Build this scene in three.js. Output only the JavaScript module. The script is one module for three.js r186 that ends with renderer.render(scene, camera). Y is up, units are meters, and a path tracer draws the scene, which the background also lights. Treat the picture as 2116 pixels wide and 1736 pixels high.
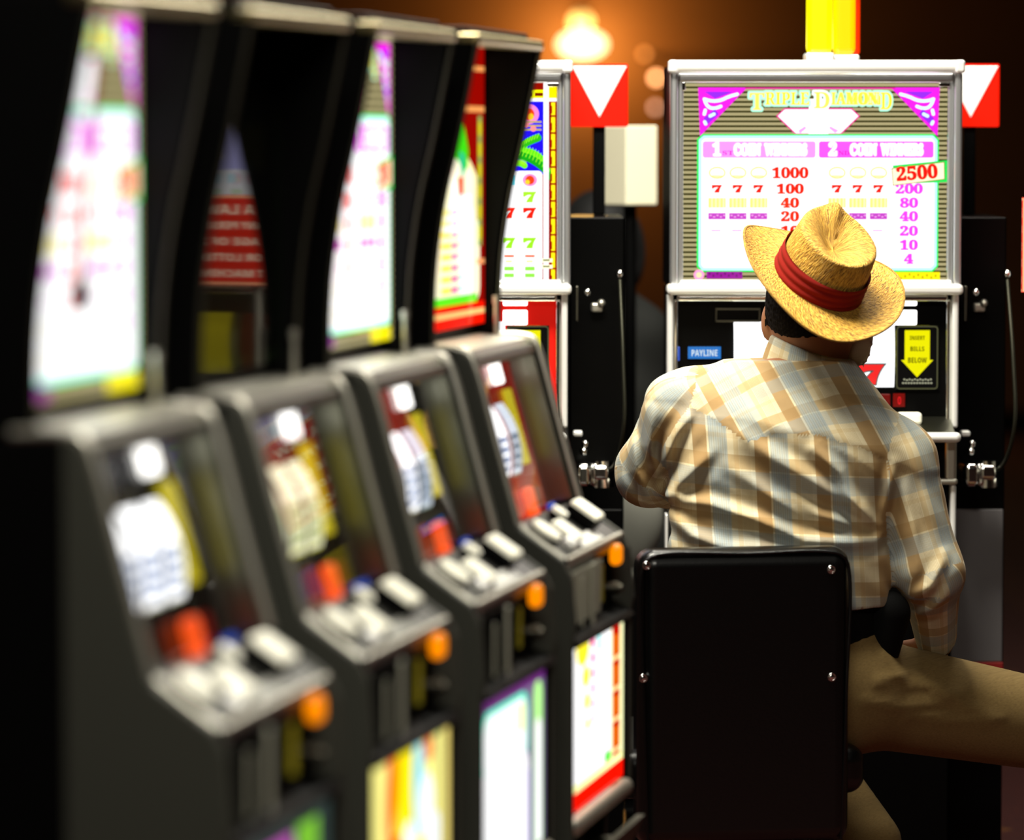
import * as THREE from 'three';
import { RoundedBoxGeometry } from 'three/addons/geometries/RoundedBoxGeometry.js';
import { mergeGeometries } from 'three/addons/utils/BufferGeometryUtils.js';
import { RectAreaLightUniformsLib } from 'three/addons/lights/RectAreaLightUniformsLib.js';

// ───────────────────────── camera, exposure, large lights ─────────────────────────
const FOCAL = 8400, WIDTH = 2116, HEIGHT = 1736, EYE = 1.45, HORIZON = 295;   // lens and picture, in pixels; eye height in metres
const scene = new THREE.Scene();
scene.background = new THREE.Color(0x000000);
const camera = new THREE.PerspectiveCamera(2 * Math.atan(HEIGHT / 2 / FOCAL) * 180 / Math.PI, WIDTH / HEIGHT, 0.1, 80);
const PITCH = Math.atan((HEIGHT / 2 - HORIZON) / FOCAL);
camera.position.set(0, EYE, 0);
camera.rotation.x = -PITCH;
camera.focus = 7.15;
camera.userData.fStop = 2.35;
scene.add(camera);
const renderer = new THREE.WebGLRenderer({ antialias: true });
renderer.toneMapping = THREE.LinearToneMapping;
renderer.toneMappingExposure = 1.0;
renderer.shadowMap.enabled = true;
RectAreaLightUniformsLib.init();
const CEILING = 2.9;
const PANELS = [                       // ceiling panels of the room: x, z, width, depth, radiance, label
  [0.0, -6.58, 1.2, 0.6, 66, 'recessed white ceiling panel light above the seated man'],
  [0.75, -8.25, 1.2, 0.6, 18, 'recessed white ceiling panel light above the back row of machines'],
  [0.25, -2.9, 1.2, 0.6, 30, 'recessed white ceiling panel light above the nearest slot machines'],
];

// a point of the room: where it shows in the photograph and how far off it stands
function at(u, v, depth) {
  const x = (u - WIDTH / 2) / FOCAL, y = (HEIGHT / 2 - v) / FOCAL, c = Math.cos(PITCH), s = Math.sin(PITCH);
  const dy = y * c - s, dz = y * s + c, t = depth / dz;
  return new THREE.Vector3(x * t, EYE + dy * t, -depth);
}

// ───────────────────────── helpers ─────────────────────────
let seed = 7;
const rnd = () => { seed = (seed * 1664525 + 1013904223) >>> 0; return seed / 4294967296; };
const taken = new Map();
function numbered(name) { const n = taken.get(name) ?? 0; taken.set(name, n + 1); return n ? name + '_' + String(n).padStart(3, '0') : name; }
function thing(name, label, category, group) {
  const o = new THREE.Group(); o.name = numbered(name); o.userData = { label, category };
  if (group) o.userData.group = group;
  scene.add(o); return o;
}
function part(name, geometry, material, parent, label) {
  const g = Array.isArray(geometry) ? join(geometry) : geometry;
  const m = new THREE.Mesh(g, material); m.name = name; m.castShadow = m.receiveShadow = true;
  if (label) m.userData.label = label;
  parent.add(m); return m;
}
function parts(name, list, material, parent, label) { return list.map((g) => part(name, g, material, parent, label)); }   // pieces of one kind, each its own part
function structure(name, geometry, material) {
  const m = part(name, geometry, material, scene); m.userData.kind = 'structure'; return m;
}
function join(list) {
  return mergeGeometries(list.map((g) => {
    const h = g.index ? g.toNonIndexed() : g.clone();
    for (const k of Object.keys(h.attributes)) if (!['position', 'normal', 'uv'].includes(k)) h.deleteAttribute(k);
    return h;
  }));
}
const box = (w, h, d, x = 0, y = 0, z = 0) => new THREE.BoxGeometry(w, h, d).translate(x, y, z);
const rbox = (w, h, d, x = 0, y = 0, z = 0, r = 0.004, s = 2) => new RoundedBoxGeometry(w, h, d, s, Math.min(r, w / 2.05, h / 2.05, d / 2.05)).translate(x, y, z);
const span = (x0, x1, y0, y1, z0, z1, r = 0.003) => rbox(Math.abs(x1 - x0), Math.abs(y1 - y0), Math.abs(z1 - z0), (x0 + x1) / 2, (y0 + y1) / 2, (z0 + z1) / 2, r);
const cyl = (r0, r1, h, x = 0, y = 0, z = 0, n = 24) => new THREE.CylinderGeometry(r0, r1, h, n).translate(x, y, z);
const ball = (r, x = 0, y = 0, z = 0, n = 20) => new THREE.SphereGeometry(r, n, Math.ceil(n * 0.7)).translate(x, y, z);
function profile(points, x0, x1, bevel = 0) {                    // a (z, y) outline swept along x
  const s = new THREE.Shape(points.map(([z, y]) => new THREE.Vector2(z, y)));
  const g = new THREE.ExtrudeGeometry(s, { depth: x1 - x0 - 2 * bevel, bevelEnabled: bevel > 0, bevelThickness: bevel, bevelSize: bevel, bevelOffset: -bevel, bevelSegments: 2, curveSegments: 8, steps: 1 });
  return g.rotateY(-Math.PI / 2).translate(x1 - bevel, 0, 0);
}
function tube(points, r, n = 24, around = 8) {
  return new THREE.TubeGeometry(new THREE.CatmullRomCurve3(points.map((p) => (p.isVector3 ? p : new THREE.Vector3(...p)))), n, r, around, false);
}
function canvasTexture(w, h, draw, repeat) {
  const c = document.createElement('canvas'); c.width = w; c.height = h;
  draw(c.getContext('2d'), w, h);
  const t = new THREE.CanvasTexture(c); t.colorSpace = THREE.SRGBColorSpace; t.magFilter = THREE.LinearFilter;
  if (repeat) t.wrapS = t.wrapT = THREE.RepeatWrapping;
  return t;
}
const lin = (r, g, b) => new THREE.Color().setRGB(r, g, b);
function mat(color, roughness, metalness = 0, more = {}) {
  const c = Array.isArray(color) ? lin(...color) : new THREE.Color(color);
  return new THREE.MeshPhysicalMaterial({ color: c, roughness, metalness, ...more });
}
function glowing(texture, intensity, gloss = 0.08) {             // a back-lit printed glass
  return new THREE.MeshPhysicalMaterial({ color: 0x050505, roughness: gloss, emissive: 0xffffff, emissiveIntensity: intensity, emissiveMap: texture });
}
const lit = (r, g, b, k = 1) => new THREE.MeshPhysicalMaterial({ color: lin(r * 0.3, g * 0.3, b * 0.3), roughness: 0.25, emissive: lin(r, g, b), emissiveIntensity: k });
function glow(parent, x, y, z, w, h, color, intensity) {         // the light of a glowing face, facing +z of its parent
  const l = new THREE.RectAreaLight(color, intensity, w, h); l.name = 'display_light'; l.position.set(x, y, z); l.rotation.y = Math.PI; parent.add(l); return l;
}

// ───────────────────────── materials ─────────────────────────
const M = {
  black: mat([0.0015, 0.0015, 0.0015], 0.5, 0, { specularIntensity: 0.12 }),
  gloss: mat([0.003, 0.003, 0.003], 0.12, 0, { specularIntensity: 0.8 }),
  panel: mat([0.04, 0.041, 0.033], 0.5, 0, { specularIntensity: 0.5 }),
  satin: mat([0.6, 0.58, 0.5], 0.4, 0.9),
  dim: mat([0.12, 0.115, 0.09], 0.4, 1),
  chrome: mat([0.8, 0.8, 0.78], 0.1, 1),
  rail: mat([0.93, 0.93, 0.9], 0.3, 0.35),
  smoke: mat([0.2, 0.2, 0.15], 0.3, 1),
  white: mat([0.86, 0.85, 0.76], 0.35),
  deck: mat([0.045, 0.045, 0.04], 0.35, 0.4),
  yellow: lit(0.75, 0.62, 0.02, 0.8),
  orange: lit(1, 0.26, 0.0, 1.1),
  red: lit(0.95, 0.09, 0.01, 1.1),
  darkred: lit(0.12, 0.004, 0.003, 0.9),
  blue: lit(0.04, 0.12, 0.7, 0.5),
  window: lit(1, 0.98, 0.93, 3),
};
const noiseTexture = canvasTexture(256, 256, (c, w, h) => {
  const d = c.createImageData(w, h);
  for (let i = 0; i < w * h; i++) { const v = 110 + rnd() * 90; d.data.set([v, v, v, 255], i * 4); }
  c.putImageData(d, 0, 0);
}, true);

// ───────────────────────── printed glasses ─────────────────────────
function rr(c, x, y, w, h, r) { c.beginPath(); c.roundRect(x, y, w, h, r); }
function poly(c, pts, fill, stroke, lw) { c.beginPath(); pts.forEach(([x, y], i) => (i ? c.lineTo(x, y) : c.moveTo(x, y))); c.closePath(); if (fill) { c.fillStyle = fill; c.fill(); } if (stroke) { c.strokeStyle = stroke; c.lineWidth = lw; c.stroke(); } }
function seven(c, x, y, w, h, fill, edge) {                      // a fat slot-machine seven in the box x, y, w, h
  c.beginPath(); c.moveTo(x, y); c.lineTo(x + w, y);
  c.quadraticCurveTo(x + w * 0.72, y + h * 0.45, x + w * 0.7, y + h); c.lineTo(x + w * 0.22, y + h);
  c.quadraticCurveTo(x + w * 0.3, y + h * 0.62, x + w * 0.62, y + h * 0.3); c.quadraticCurveTo(x + w * 0.3, y + h * 0.25, x + w * 0.12, y + h * 0.48); c.lineTo(x, y + h * 0.48); c.closePath();
  if (edge) { c.strokeStyle = edge; c.lineWidth = w * 0.09; c.stroke(); }
  c.fillStyle = fill; c.fill();
}
function word(c, text, x, y, size, fill, width, edge, lw, family = 'serif') {
  c.font = 'bold ' + size + 'px ' + family; c.textAlign = 'center'; c.textBaseline = 'middle'; c.lineJoin = 'round';
  c.save(); c.translate(x, y); if (width) c.scale(width / c.measureText(text).width, 1);
  if (edge) { c.strokeStyle = edge; c.lineWidth = lw; c.strokeText(text, 0, 0); }
  c.fillStyle = fill; c.fillText(text, 0, 0); c.restore();
}
// the paytable glass of the machine the man plays; drawn in its own units, 546 wide and 410 high
const diamondGlass = canvasTexture(1092, 820, (c) => {
  c.scale(2, 2); c.translate(-1412, -172);
  c.fillStyle = '#2c2a08'; c.fillRect(1412, 172, 546, 410);
  c.fillStyle = '#9c926a'; for (let y = 173; y < 582; y += 10) c.fillRect(1412, y, 546, 6);
  // corner ornaments
  for (const s of [1, -1]) {
    c.save(); if (s < 0) { c.translate(2 * 1692.5, 0); c.scale(-1, 1); }
    poly(c, [[1443, 181], [1545, 181], [1447, 282]], '#e61ed2');
    poly(c, [[1457, 190], [1516, 190], [1478, 204]], '#8c28f0');
    poly(c, [[1455, 244], [1478, 226], [1486, 236], [1458, 262]], '#8c28f0');
    c.strokeStyle = '#c8f5e6'; c.lineWidth = 7; c.lineCap = 'round';
    c.beginPath(); c.moveTo(1456, 205); c.quadraticCurveTo(1480, 214, 1500, 203); c.quadraticCurveTo(1508, 199, 1524, 195); c.stroke();
    c.beginPath(); c.moveTo(1457, 208); c.quadraticCurveTo(1464, 232, 1490, 220); c.stroke();
    c.beginPath(); c.moveTo(1458, 228); c.lineTo(1456, 236); c.moveTo(1468, 240); c.lineTo(1476, 236); c.moveTo(1457, 252); c.lineTo(1459, 256); c.stroke();
    c.restore();
  }
  c.fillStyle = '#d2148c'; c.fillRect(1540, 181, 310, 3);
  // the diamonds under the name
  for (const [x0, x1, x2, x3] of [[1606, 1622, 1688, 1645], [1776, 1760, 1694, 1738]]) {
    poly(c, [[x0, 240], [x1, 225], [x2, 225], [x2, 277], [x3, 277]], '#ffffff', '#e11e82', 2.5);
  }
  c.fillStyle = '#fff'; c.fillRect(1672, 205, 40, 74);
  poly(c, [[1650, 270], [1664, 261], [1667, 265], [1654, 276]], '#ff96fa'); poly(c, [[1734, 270], [1716, 261], [1714, 265], [1726, 275]], '#ff96fa');
  // the name
  word(c, 'RIPLE', 1627, 204, 35, '#ffe32e', 92, '#aef5d2', 9); word(c, 'IAMOND', 1775, 204, 35, '#ffe32e', 116, '#aef5d2', 9);
  word(c, 'T', 1565, 210, 48, '#ffef5a', 32, '#aef5d2', 9); word(c, 'D', 1699, 208, 46, '#ffef5a', 36, '#e6fff5', 9);
  word(c, 'D', 1832, 209, 48, '#ffe32e', 26, '#aef5d2', 9); word(c, 'RIPLE', 1627, 204, 35, '#ffe32e', 92); word(c, 'IAMON', 1768, 204, 35, '#ffe84a', 100);
  // the two columns
  poly(c, [[1443, 288], [1453, 279], [1930, 279], [1939, 289], [1939, 550], [1929, 560], [1452, 560], [1443, 550]], '#ffffff', '#14e650', 3.5);
  poly(c, [[1448, 290], [1456, 283], [1927, 283], [1935, 291], [1935, 548], [1927, 556], [1454, 556], [1448, 548]], '#ffffff', '#b4f5f0', 6);
  for (const [x0, x1, n, small, fill] of [[1453, 1686, '1', 'ST', '#ee8cf0'], [1693, 1930, '2', 'ND', '#e650e6']]) {
    rr(c, x0, 292, x1 - x0, 34, 5); c.fillStyle = fill; c.fill();
    word(c, n, x0 + 29, 309, 36, '#fff', 18, '#fff', 4); word(c, small, x0 + 52, 316, 13, '#d214aa', 24);
    word(c, 'COIN', x0 + 92, 309, 31, '#fff', 56, '#fff', 5); word(c, 'WINNERS', x0 + 172, 309, 31, '#fff', 88, '#fff', 5);
  }
  const rows = [[357, '1000', '2500', 27], [390, '100', '200', 24], [419, '40', '80', 24], [447, '20', '40', 24], [477, '10', '20', 24], [506, '5', '10', 24], [535, '2', '4', 24]];
  for (const [y, a, b, size] of rows) {
    word(c, a, 1634, y, size + 3, '#e81e0a', a.length * 19, '#e81e0a', 2); if (b !== '2500') word(c, b, 1880, y, size + 3, '#e83ce6', b.length * 19, '#e83ce6', 2);
    for (const x0 of [1483, 1731]) for (let k = 0; k < 3; k++) {
      const x = x0 + k * 43;
      if (y === 357) { c.beginPath(); c.ellipse(x, y, 16, 11, 0, 0, 7); c.strokeStyle = '#f0be50'; c.lineWidth = 2.5; c.stroke(); c.beginPath(); c.ellipse(x, y + 5, 11, 4, 0, 0, 3.2); c.fillStyle = '#fae696'; c.fill(); }
      else if (y === 390) seven(c, x - 11, y - 8, 22, 16, '#d7190a');
      else if (y === 419) { c.fillStyle = '#f2e278'; c.fillRect(x - 18, y - 10, 36, 20); c.fillStyle = '#faf0b4'; for (let i = 0; i < 4; i++) c.fillRect(x - 12 + i * 8, y - 10, 3, 20); }
      else if (y === 447) { c.fillStyle = '#b43cb4'; c.fillRect(x - 18, y - 7, 36, 13); c.fillStyle = '#e6b4dc'; for (let i = 0; i < 5; i++) c.fillRect(x - 15 + i * 7, y - 3 + (i % 2) * 3, 4, 2); }
      else if (y === 477) { c.fillStyle = '#dc78d2'; c.fillRect(x - 12, y - 2, 20, 2.5); }
      else { c.beginPath(); c.ellipse(x, y, 15, 7, 0, 0, 7); c.strokeStyle = '#f5ebb4'; c.lineWidth = 2; c.stroke(); }
    }
  }
  // the badge that sits over the corner of the columns
  poly(c, [[1846, 342], [1958, 331], [1958, 376], [1850, 380]], '#14d24b');
  poly(c, [[1844, 348], [1952, 335], [1953, 370], [1847, 383]], '#f7eec3', '#826e32', 1.5);
  c.save(); c.translate(1896, 357); c.rotate(-0.08); word(c, '2500', 0, 0, 38, '#e8140a', 86, '#e8140a', 2.5); c.restore();
  // the foot
  c.fillStyle = '#8c148c'; c.fillRect(1462, 561, 74, 15); c.fillStyle = '#641464'; for (let i = 0; i < 9; i++) c.fillRect(1466 + i * 8, 563 + (i % 2) * 4, 4, 5);
  c.beginPath(); c.arc(1446, 568, 11, 0, 7); c.fillStyle = '#ff96c8'; c.fill(); c.beginPath(); c.arc(1446, 568, 6, 0, 7); c.fillStyle = '#ffd2a0'; c.fill();
  c.fillStyle = '#e6d70a'; c.fillRect(1795, 562, 150, 18); c.fillStyle = '#6e5f00'; for (let i = 0; i < 16; i++) c.fillRect(1800 + i * 9, 565 + ((i * 5) % 9), 2, 4);
});
// the tropical red-and-blue glass of the machine left of it
const tropicGlass = canvasTexture(1092, 820, (c) => {
  c.scale(2, 2); c.translate(-605, -172);
  c.fillStyle = '#8c0a00'; c.fillRect(605, 172, 546, 410);
  c.fillStyle = '#fafa00'; c.fillRect(632, 186, 492, 18); c.fillStyle = '#6e1400'; for (let x = 650; x < 1120; x += 24) c.fillRect(x, 192, 17, 7);
  c.fillStyle = '#ffe600'; c.fillRect(1133, 172, 18, 31); c.fillRect(605, 172, 22, 31);
  c.fillStyle = '#1e0af0'; c.fillRect(632, 210, 494, 150);
  for (const x of [670, 1093]) {                                 // round ornament and lines of small print
    c.beginPath(); c.ellipse(x, 236, 22, 21, 0, 0, 7); c.fillStyle = '#f582c8'; c.fill();
    c.beginPath(); c.arc(x, 236, 12, 0, 7); c.fillStyle = '#f03c0a'; c.fill(); c.beginPath(); c.arc(x + 4, 241, 7, 0, 7); c.fillStyle = '#fabe1e'; c.fill();
    c.fillStyle = '#b4a064'; for (const y of [250, 258, 266]) c.fillRect(x - 18, y, 45, 4);
    c.fillStyle = '#fa8c8c'; for (const [dx, y] of [[-6, 258], [10, 266]]) { c.beginPath(); c.arc(x + dx, y, 6, 0, 7); c.fill(); }
  }
  // palm fronds
  for (const s of [1, -1]) {
    c.save(); if (s < 0) { c.translate(1760, 0); c.scale(-1, 1); }
    c.lineCap = 'round';
    for (const [x0, y0, x1, y1, x2, y2, w, col] of [[1040, 330, 1070, 300, 1112, 285, 16, '#28b414'], [1030, 335, 1085, 295, 1122, 335, 20, '#5ae614'], [1040, 320, 1100, 312, 1142, 366, 16, '#0fa014'], [1045, 345, 1070, 330, 1085, 342, 12, '#78f01e']]) {
      c.strokeStyle = col; c.lineWidth = w; c.beginPath(); c.moveTo(x0, y0); c.quadraticCurveTo(x1, y1, x2, y2); c.stroke();
      c.strokeStyle = '#a0fa28'; c.lineWidth = 1.6; for (let k = 0; k <= 1; k += 0.07) { const a = (1 - k) ** 2 * x0 + 2 * k * (1 - k) * x1 + k * k * x2, b = (1 - k) ** 2 * y0 + 2 * k * (1 - k) * y1 + k * k * y2; c.beginPath(); c.moveTo(a, b); c.lineTo(a + 4, b - w * 0.6); c.stroke(); }
    }
    c.restore();
  }
  word(c, '7', 880, 280, 130, '#fa2814', 90, '#fff', 8);
  rr(c, 640, 353, 482, 229, 9); c.fillStyle = '#ffffff'; c.fill();
  for (const x0 of [690, 830, 967]) for (let k = 0; k < 4; k++) {
    const x = x0 + k * 43; if (x > 1110) continue;
    if (k === 3 || (x0 < 960 && k === 2)) { c.beginPath(); c.ellipse(x, 372, 15, 13, 0, 0, 7); c.fillStyle = '#f58cc8'; c.fill(); c.beginPath(); c.arc(x, 372, 9, 0, 7); c.fillStyle = '#f03c14'; c.fill(); c.beginPath(); c.arc(x - 5, 376, 5, 0, 7); c.fillStyle = '#fac828'; c.fill(); } else { c.fillStyle = '#64e6fa'; c.fillRect(x - 11, 362, 22, 20); }
    if (k % 2 || x > 1080) seven(c, x - 14, 396, 28, 22, '#a0e628');
    seven(c, x - 14, 429, 28, 22, '#f01e0a'); seven(c, x - 14, 491, 28, 22, '#96e61e');
    c.fillStyle = '#f0500a'; c.fillRect(x - 10, 527, 20, 4); c.fillStyle = '#e6dc96'; c.fillRect(x - 7, 538, 13, 4);
    c.fillStyle = '#8cdc46'; c.fillRect(x - 10, 551, 20, 8); c.fillRect(x - 10, 565, 20, 8);
  }
  for (const [x, d] of [[1124, 1], [626, -1]]) {                 // white rails and the brick border
    c.fillStyle = '#ffffff'; c.fillRect(x, 172, 11, 410); c.fillRect(605, 203, 546, 7);
    c.fillStyle = '#fff014'; c.fillRect(d > 0 ? 1140 : 609, 212, 11, 370);
    c.fillStyle = '#961400'; for (let y = 214; y < 582; y += 35) { c.fillRect(d > 0 ? 1140 : 609, y + 24, 11, 4); c.fillRect(d > 0 ? 1138 : 616, y + 5, 4, 16); }
    c.fillStyle = '#961400'; c.fillRect(d > 0 ? 1148 : 605, 210, 4, 372);
  }
  c.fillStyle = '#fafad2'; for (const y of [537, 550]) { c.fillRect(1121, y - 3, 22, 8); c.fillStyle = '#64642d'; c.fillRect(1123, y - 1, 14, 3); c.fillStyle = '#fafad2'; }
});
// cream, red and green paytable of the farthest machine of the left row
const creamGlass = canvasTexture(640, 640, (c, w, h) => {
  c.fillStyle = '#8c0500'; c.fillRect(0, 0, w, h);
  c.fillStyle = '#e69650'; c.fillRect(0, 46, w, 12); c.fillRect(0, 138, w, 14);
  c.fillStyle = '#fff6b4'; c.beginPath(); c.moveTo(0, 170); c.quadraticCurveTo(420, 210, 560, 300); c.lineTo(560, 560); c.lineTo(0, 560); c.fill();
  poly(c, [[300, 90], [390, 140], [470, 240], [450, 330], [380, 350], [330, 230]], '#3cd214'); poly(c, [[380, 240], [430, 250], [420, 320], [390, 330]], '#28b48c');
  c.fillStyle = '#fff8d7'; for (const [x, y, r] of [[300, 190, 60], [470, 320, 60], [340, 300, 60], [500, 400, 50]]) { c.beginPath(); c.ellipse(x, y, r, r * 0.7, 0, 0, 7); c.fill(); }
  c.fillStyle = '#f5501e'; c.fillRect(360, 300, 60, 60); c.fillRect(370, 390, 48, 50); c.fillStyle = '#f0468c'; c.fillRect(200, 200, 90, 40); c.fillRect(230, 270, 80, 18);
  c.fillStyle = '#fae61e'; c.fillRect(40, 370, 200, 18); c.fillRect(110, 270, 100, 20);
  c.fillStyle = '#fffad2'; rr(c, 90, 400, 500, 180, 30); c.fill(); c.fillStyle = '#fff'; c.fillRect(380, 340, 130, 230);
  for (let y = 372; y < 562; y += 25) { c.fillStyle = '#fae83c'; c.fillRect(190, y, 100, 13); c.fillStyle = '#f05aa0'; c.fillRect(290, y, 70, 13); c.fillStyle = '#96dcc8'; c.fillRect(360, y, 50, 9); }
  c.fillStyle = '#82a050'; c.fillRect(572, 160, 40, 300); c.fillStyle = '#c8c81e'; for (let y = 190; y < 460; y += 48) { c.beginPath(); c.arc(592, y, 19, 0, 7); c.fill(); }
  c.fillStyle = '#f5a064'; c.fillRect(560, 490, 80, 12);
  c.fillStyle = '#5ae61e'; c.fillRect(0, 568, 560, 20); c.fillStyle = '#f01400'; c.fillRect(0, 588, w, 52); c.fillStyle = '#fac878'; c.fillRect(0, 604, w, 12);
});
const darkGlass = canvasTexture(512, 512, (c, w, h) => {         // the unlit glass of the second machine
  c.fillStyle = '#070706'; c.fillRect(0, 0, w, h);
  c.fillStyle = '#141408'; c.fillRect(60, 60, 120, 90); c.fillRect(300, 150, 130, 70); c.fillStyle = '#0a1420'; c.fillRect(250, 210, 90, 60);
  c.strokeStyle = '#12200f'; c.lineWidth = 14; c.strokeRect(12, 12, w - 24, h - 24);
});
const bellyCream = canvasTexture(512, 320, (c, w, h) => {
  c.fillStyle = '#ffffff'; c.fillRect(0, 0, w, h);
  c.fillStyle = '#fafac8'; c.fillRect(0, 0, 26, h); c.fillStyle = '#fae628'; for (const [x, y, r] of [[120, 10, 60], [150, 70, 34], [160, 120, 26], [165, 165, 18]]) { c.beginPath(); c.ellipse(x, y, r, r * 0.6, 0, 0, 7); c.fill(); }
  c.fillStyle = '#f0328c'; for (let k = 0; k < 6; k++) { c.beginPath(); c.ellipse(215, 12 + k * 30, 20 - k * 2, 11, 0, 0, 7); c.fill(); }
  c.fillStyle = '#8cf0f0'; c.fillRect(262, 0, 30, 34);
  c.fillStyle = '#fafabe'; c.fillRect(392, 0, 120, h); c.fillStyle = '#b40f00'; c.fillRect(404, 0, 76, h);
  c.fillStyle = '#e67d14'; for (let y = 20; y < h - 60; y += 62) { c.fillRect(404, y, 26, 44); c.fillRect(456, y + 6, 24, 38); c.fillStyle = '#f5d28c'; c.fillRect(404, y + 46, 76, 9); c.fillStyle = '#e67d14'; }
  c.fillStyle = '#50e632'; c.fillRect(0, 240, 30, 40); c.fillRect(330, 248, 60, 24); c.fillStyle = '#fafaaa'; c.fillRect(0, 268, w, 18); c.fillStyle = '#f50f00'; c.fillRect(0, 284, w, 36);
});
const bellyViolet = canvasTexture(512, 320, (c, w, h) => {
  c.fillStyle = '#6e6482'; c.fillRect(0, 0, w, h); c.fillStyle = '#5f1e6e'; c.fillRect(0, 0, w, 20);
  rr(c, 24, 24, 350, 130, 40); c.fillStyle = '#5af0c8'; c.fill(); rr(c, 36, 34, 324, 112, 34); c.fillStyle = '#ffffff'; c.fill();
  c.fillStyle = '#fafa96'; c.fillRect(300, 44, 44, 50); c.fillStyle = '#ff'; rr(c, 10, 130, 370, 210, 40); c.fillStyle = '#ffffff'; c.fill(); c.fillStyle = '#b4a0f5'; c.fillRect(372, 170, 10, 150);
  rr(c, 425, 20, 66, 340, 30); c.fillStyle = '#b4fa8c'; c.fill(); rr(c, 435, 90, 50, 270, 22); c.fillStyle = '#ffffff'; c.fill();
});
const bellyFruit = canvasTexture(512, 320, (c, w, h) => {
  c.fillStyle = '#fff58c'; c.fillRect(0, 0, w, h); c.fillStyle = '#fae60a'; c.fillRect(170, 0, 120, h);
  c.fillStyle = '#f05a0a'; for (const [x, y, a, b] of [[140, 60, 34, 90], [160, 170, 40, 40], [60, 300, 50, 40]]) { c.beginPath(); c.ellipse(x, y, a, b, 0.2, 0, 7); c.fill(); }
  c.fillStyle = '#82dcf5'; c.beginPath(); c.ellipse(310, 70, 34, 90, 0, 0, 7); c.fill(); c.fillStyle = '#dc3214'; c.beginPath(); c.arc(380, 20, 26, 0, 7); c.fill();
  c.fillStyle = '#ffffff'; for (const [x, y, r] of [[360, 110, 50], [410, 180, 50], [250, 160, 40], [320, 250, 50]]) { c.beginPath(); c.arc(x, y, r, 0, 7); c.fill(); }
  c.fillStyle = '#50825a'; c.fillRect(450, 0, 22, h); c.fillStyle = '#f5dc78'; c.fillRect(472, 0, 40, h);
});
const bellyBloom = canvasTexture(512, 320, (c, w, h) => {
  c.fillStyle = '#3c4a46'; c.fillRect(0, 0, w, h); c.fillStyle = '#d25ac8'; c.fillRect(60, 24, 260, 60); c.fillStyle = '#8cdc3c'; c.fillRect(340, 20, 110, 80); c.fillStyle = '#ffffff'; rr(c, 40, 90, 420, 240, 30); c.fill();
});
// reel strips: white paper, backlight fade painted in as darker symbol blocks lower down
const reelFadeStrip = (tint, fadeMark, foot) => canvasTexture(128, 256, (c, w, h) => {
  c.fillStyle = tint; c.fillRect(0, 0, w, h); c.fillStyle = fadeMark; c.fillRect(10, 118, 108, 84); c.fillStyle = foot; c.fillRect(6, 214, 116, 42);
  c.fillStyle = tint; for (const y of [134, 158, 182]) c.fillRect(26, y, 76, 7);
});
const reelPlain = canvasTexture(64, 128, (c, w, h) => { c.fillStyle = '#fff'; c.fillRect(0, 0, w, h); });
const reelSeven = canvasTexture(256, 360, (c, w, h) => { c.fillStyle = '#fff'; c.fillRect(0, 0, w, h); seven(c, 46, 232, 152, 112, '#d21e1e', '#1e4646'); });
const billPlate = canvasTexture(256, 384, (c, w, h) => {
  c.fillStyle = '#050505'; c.fillRect(0, 0, w, h); rr(c, 6, 6, w - 12, h - 12, 18); c.strokeStyle = '#5a5a3c'; c.lineWidth = 7; c.stroke();
  poly(c, [[52, 28], [204, 28], [204, 206], [226, 206], [128, 310], [30, 206], [52, 206]], '#f5f000');
  word(c, 'INSERT', 128, 74, 34, '#505000', 92, null, 0, 'sans-serif'); word(c, 'BILLS', 128, 140, 38, '#464600', 88, null, 0, 'sans-serif'); word(c, 'BELOW', 128, 208, 42, '#3c3c00', 116, null, 0, 'sans-serif');
  c.fillStyle = '#b4b496'; for (let k = 0; k < 11; k++) { c.fillRect(46 + k * 16, 318 + (k % 2) * 4, 11, 9); c.fillRect(38 + k * 17, 340, 12, 9); }
});
const payPlate = canvasTexture(256, 96, (c, w, h) => { c.fillStyle = '#0f78d2'; c.fillRect(0, 0, w, h); word(c, 'PAYLINE', w / 2, h / 2 + 2, 70, '#e6f5ff', 210, null, 0, 'sans-serif'); });
const digit = canvasTexture(64, 64, (c, w, h) => { c.fillStyle = '#780a05'; c.fillRect(0, 0, w, h); word(c, '0', 34, 34, 50, '#ff1e28', 22, null, 0, 'monospace'); });

// ───────────────────────── the room ─────────────────────────
const ROOM = { x0: -3.2, x1: 4.2, z0: 2.2, z1: -20.2 };
const carpet = canvasTexture(512, 512, (c, w, h) => {
  c.fillStyle = '#3c0f0c'; c.fillRect(0, 0, w, h);
  for (let i = 0; i < 9000; i++) { c.fillStyle = ['#4d1611', '#2a0a09', '#5a2410', '#35100f'][i % 4]; c.fillRect(rnd() * w, rnd() * h, 2, 2); }
  c.fillStyle = '#6b3f12'; for (let i = 0; i < 16; i++) { const x = (i % 4) * 128 + 64, y = Math.floor(i / 4) * 128 + 64; poly(c, [[x, y - 26], [x + 26, y], [x, y + 26], [x - 26, y]], null, '#6b3f12', 5); }
}, true);
carpet.repeat.set(6, 18);
const wood = canvasTexture(1024, 512, (c, w, h) => {
  c.fillStyle = '#6b4014'; c.fillRect(0, 0, w, h);
  for (let i = 0; i < 700; i++) { c.fillStyle = ['#5d360e', '#764a17', '#552f0c', '#7f5220'][i % 4]; const y = rnd() * h; c.globalAlpha = 0.25; c.fillRect(rnd() * w, y, 60 + rnd() * 260, 1 + rnd() * 2); }
  c.globalAlpha = 1;
}, true);
wood.repeat.set(4, 2);
const midx = (ROOM.x0 + ROOM.x1) / 2, midz = (ROOM.z0 + ROOM.z1) / 2, lenx = ROOM.x1 - ROOM.x0, lenz = ROOM.z0 - ROOM.z1;
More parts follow.
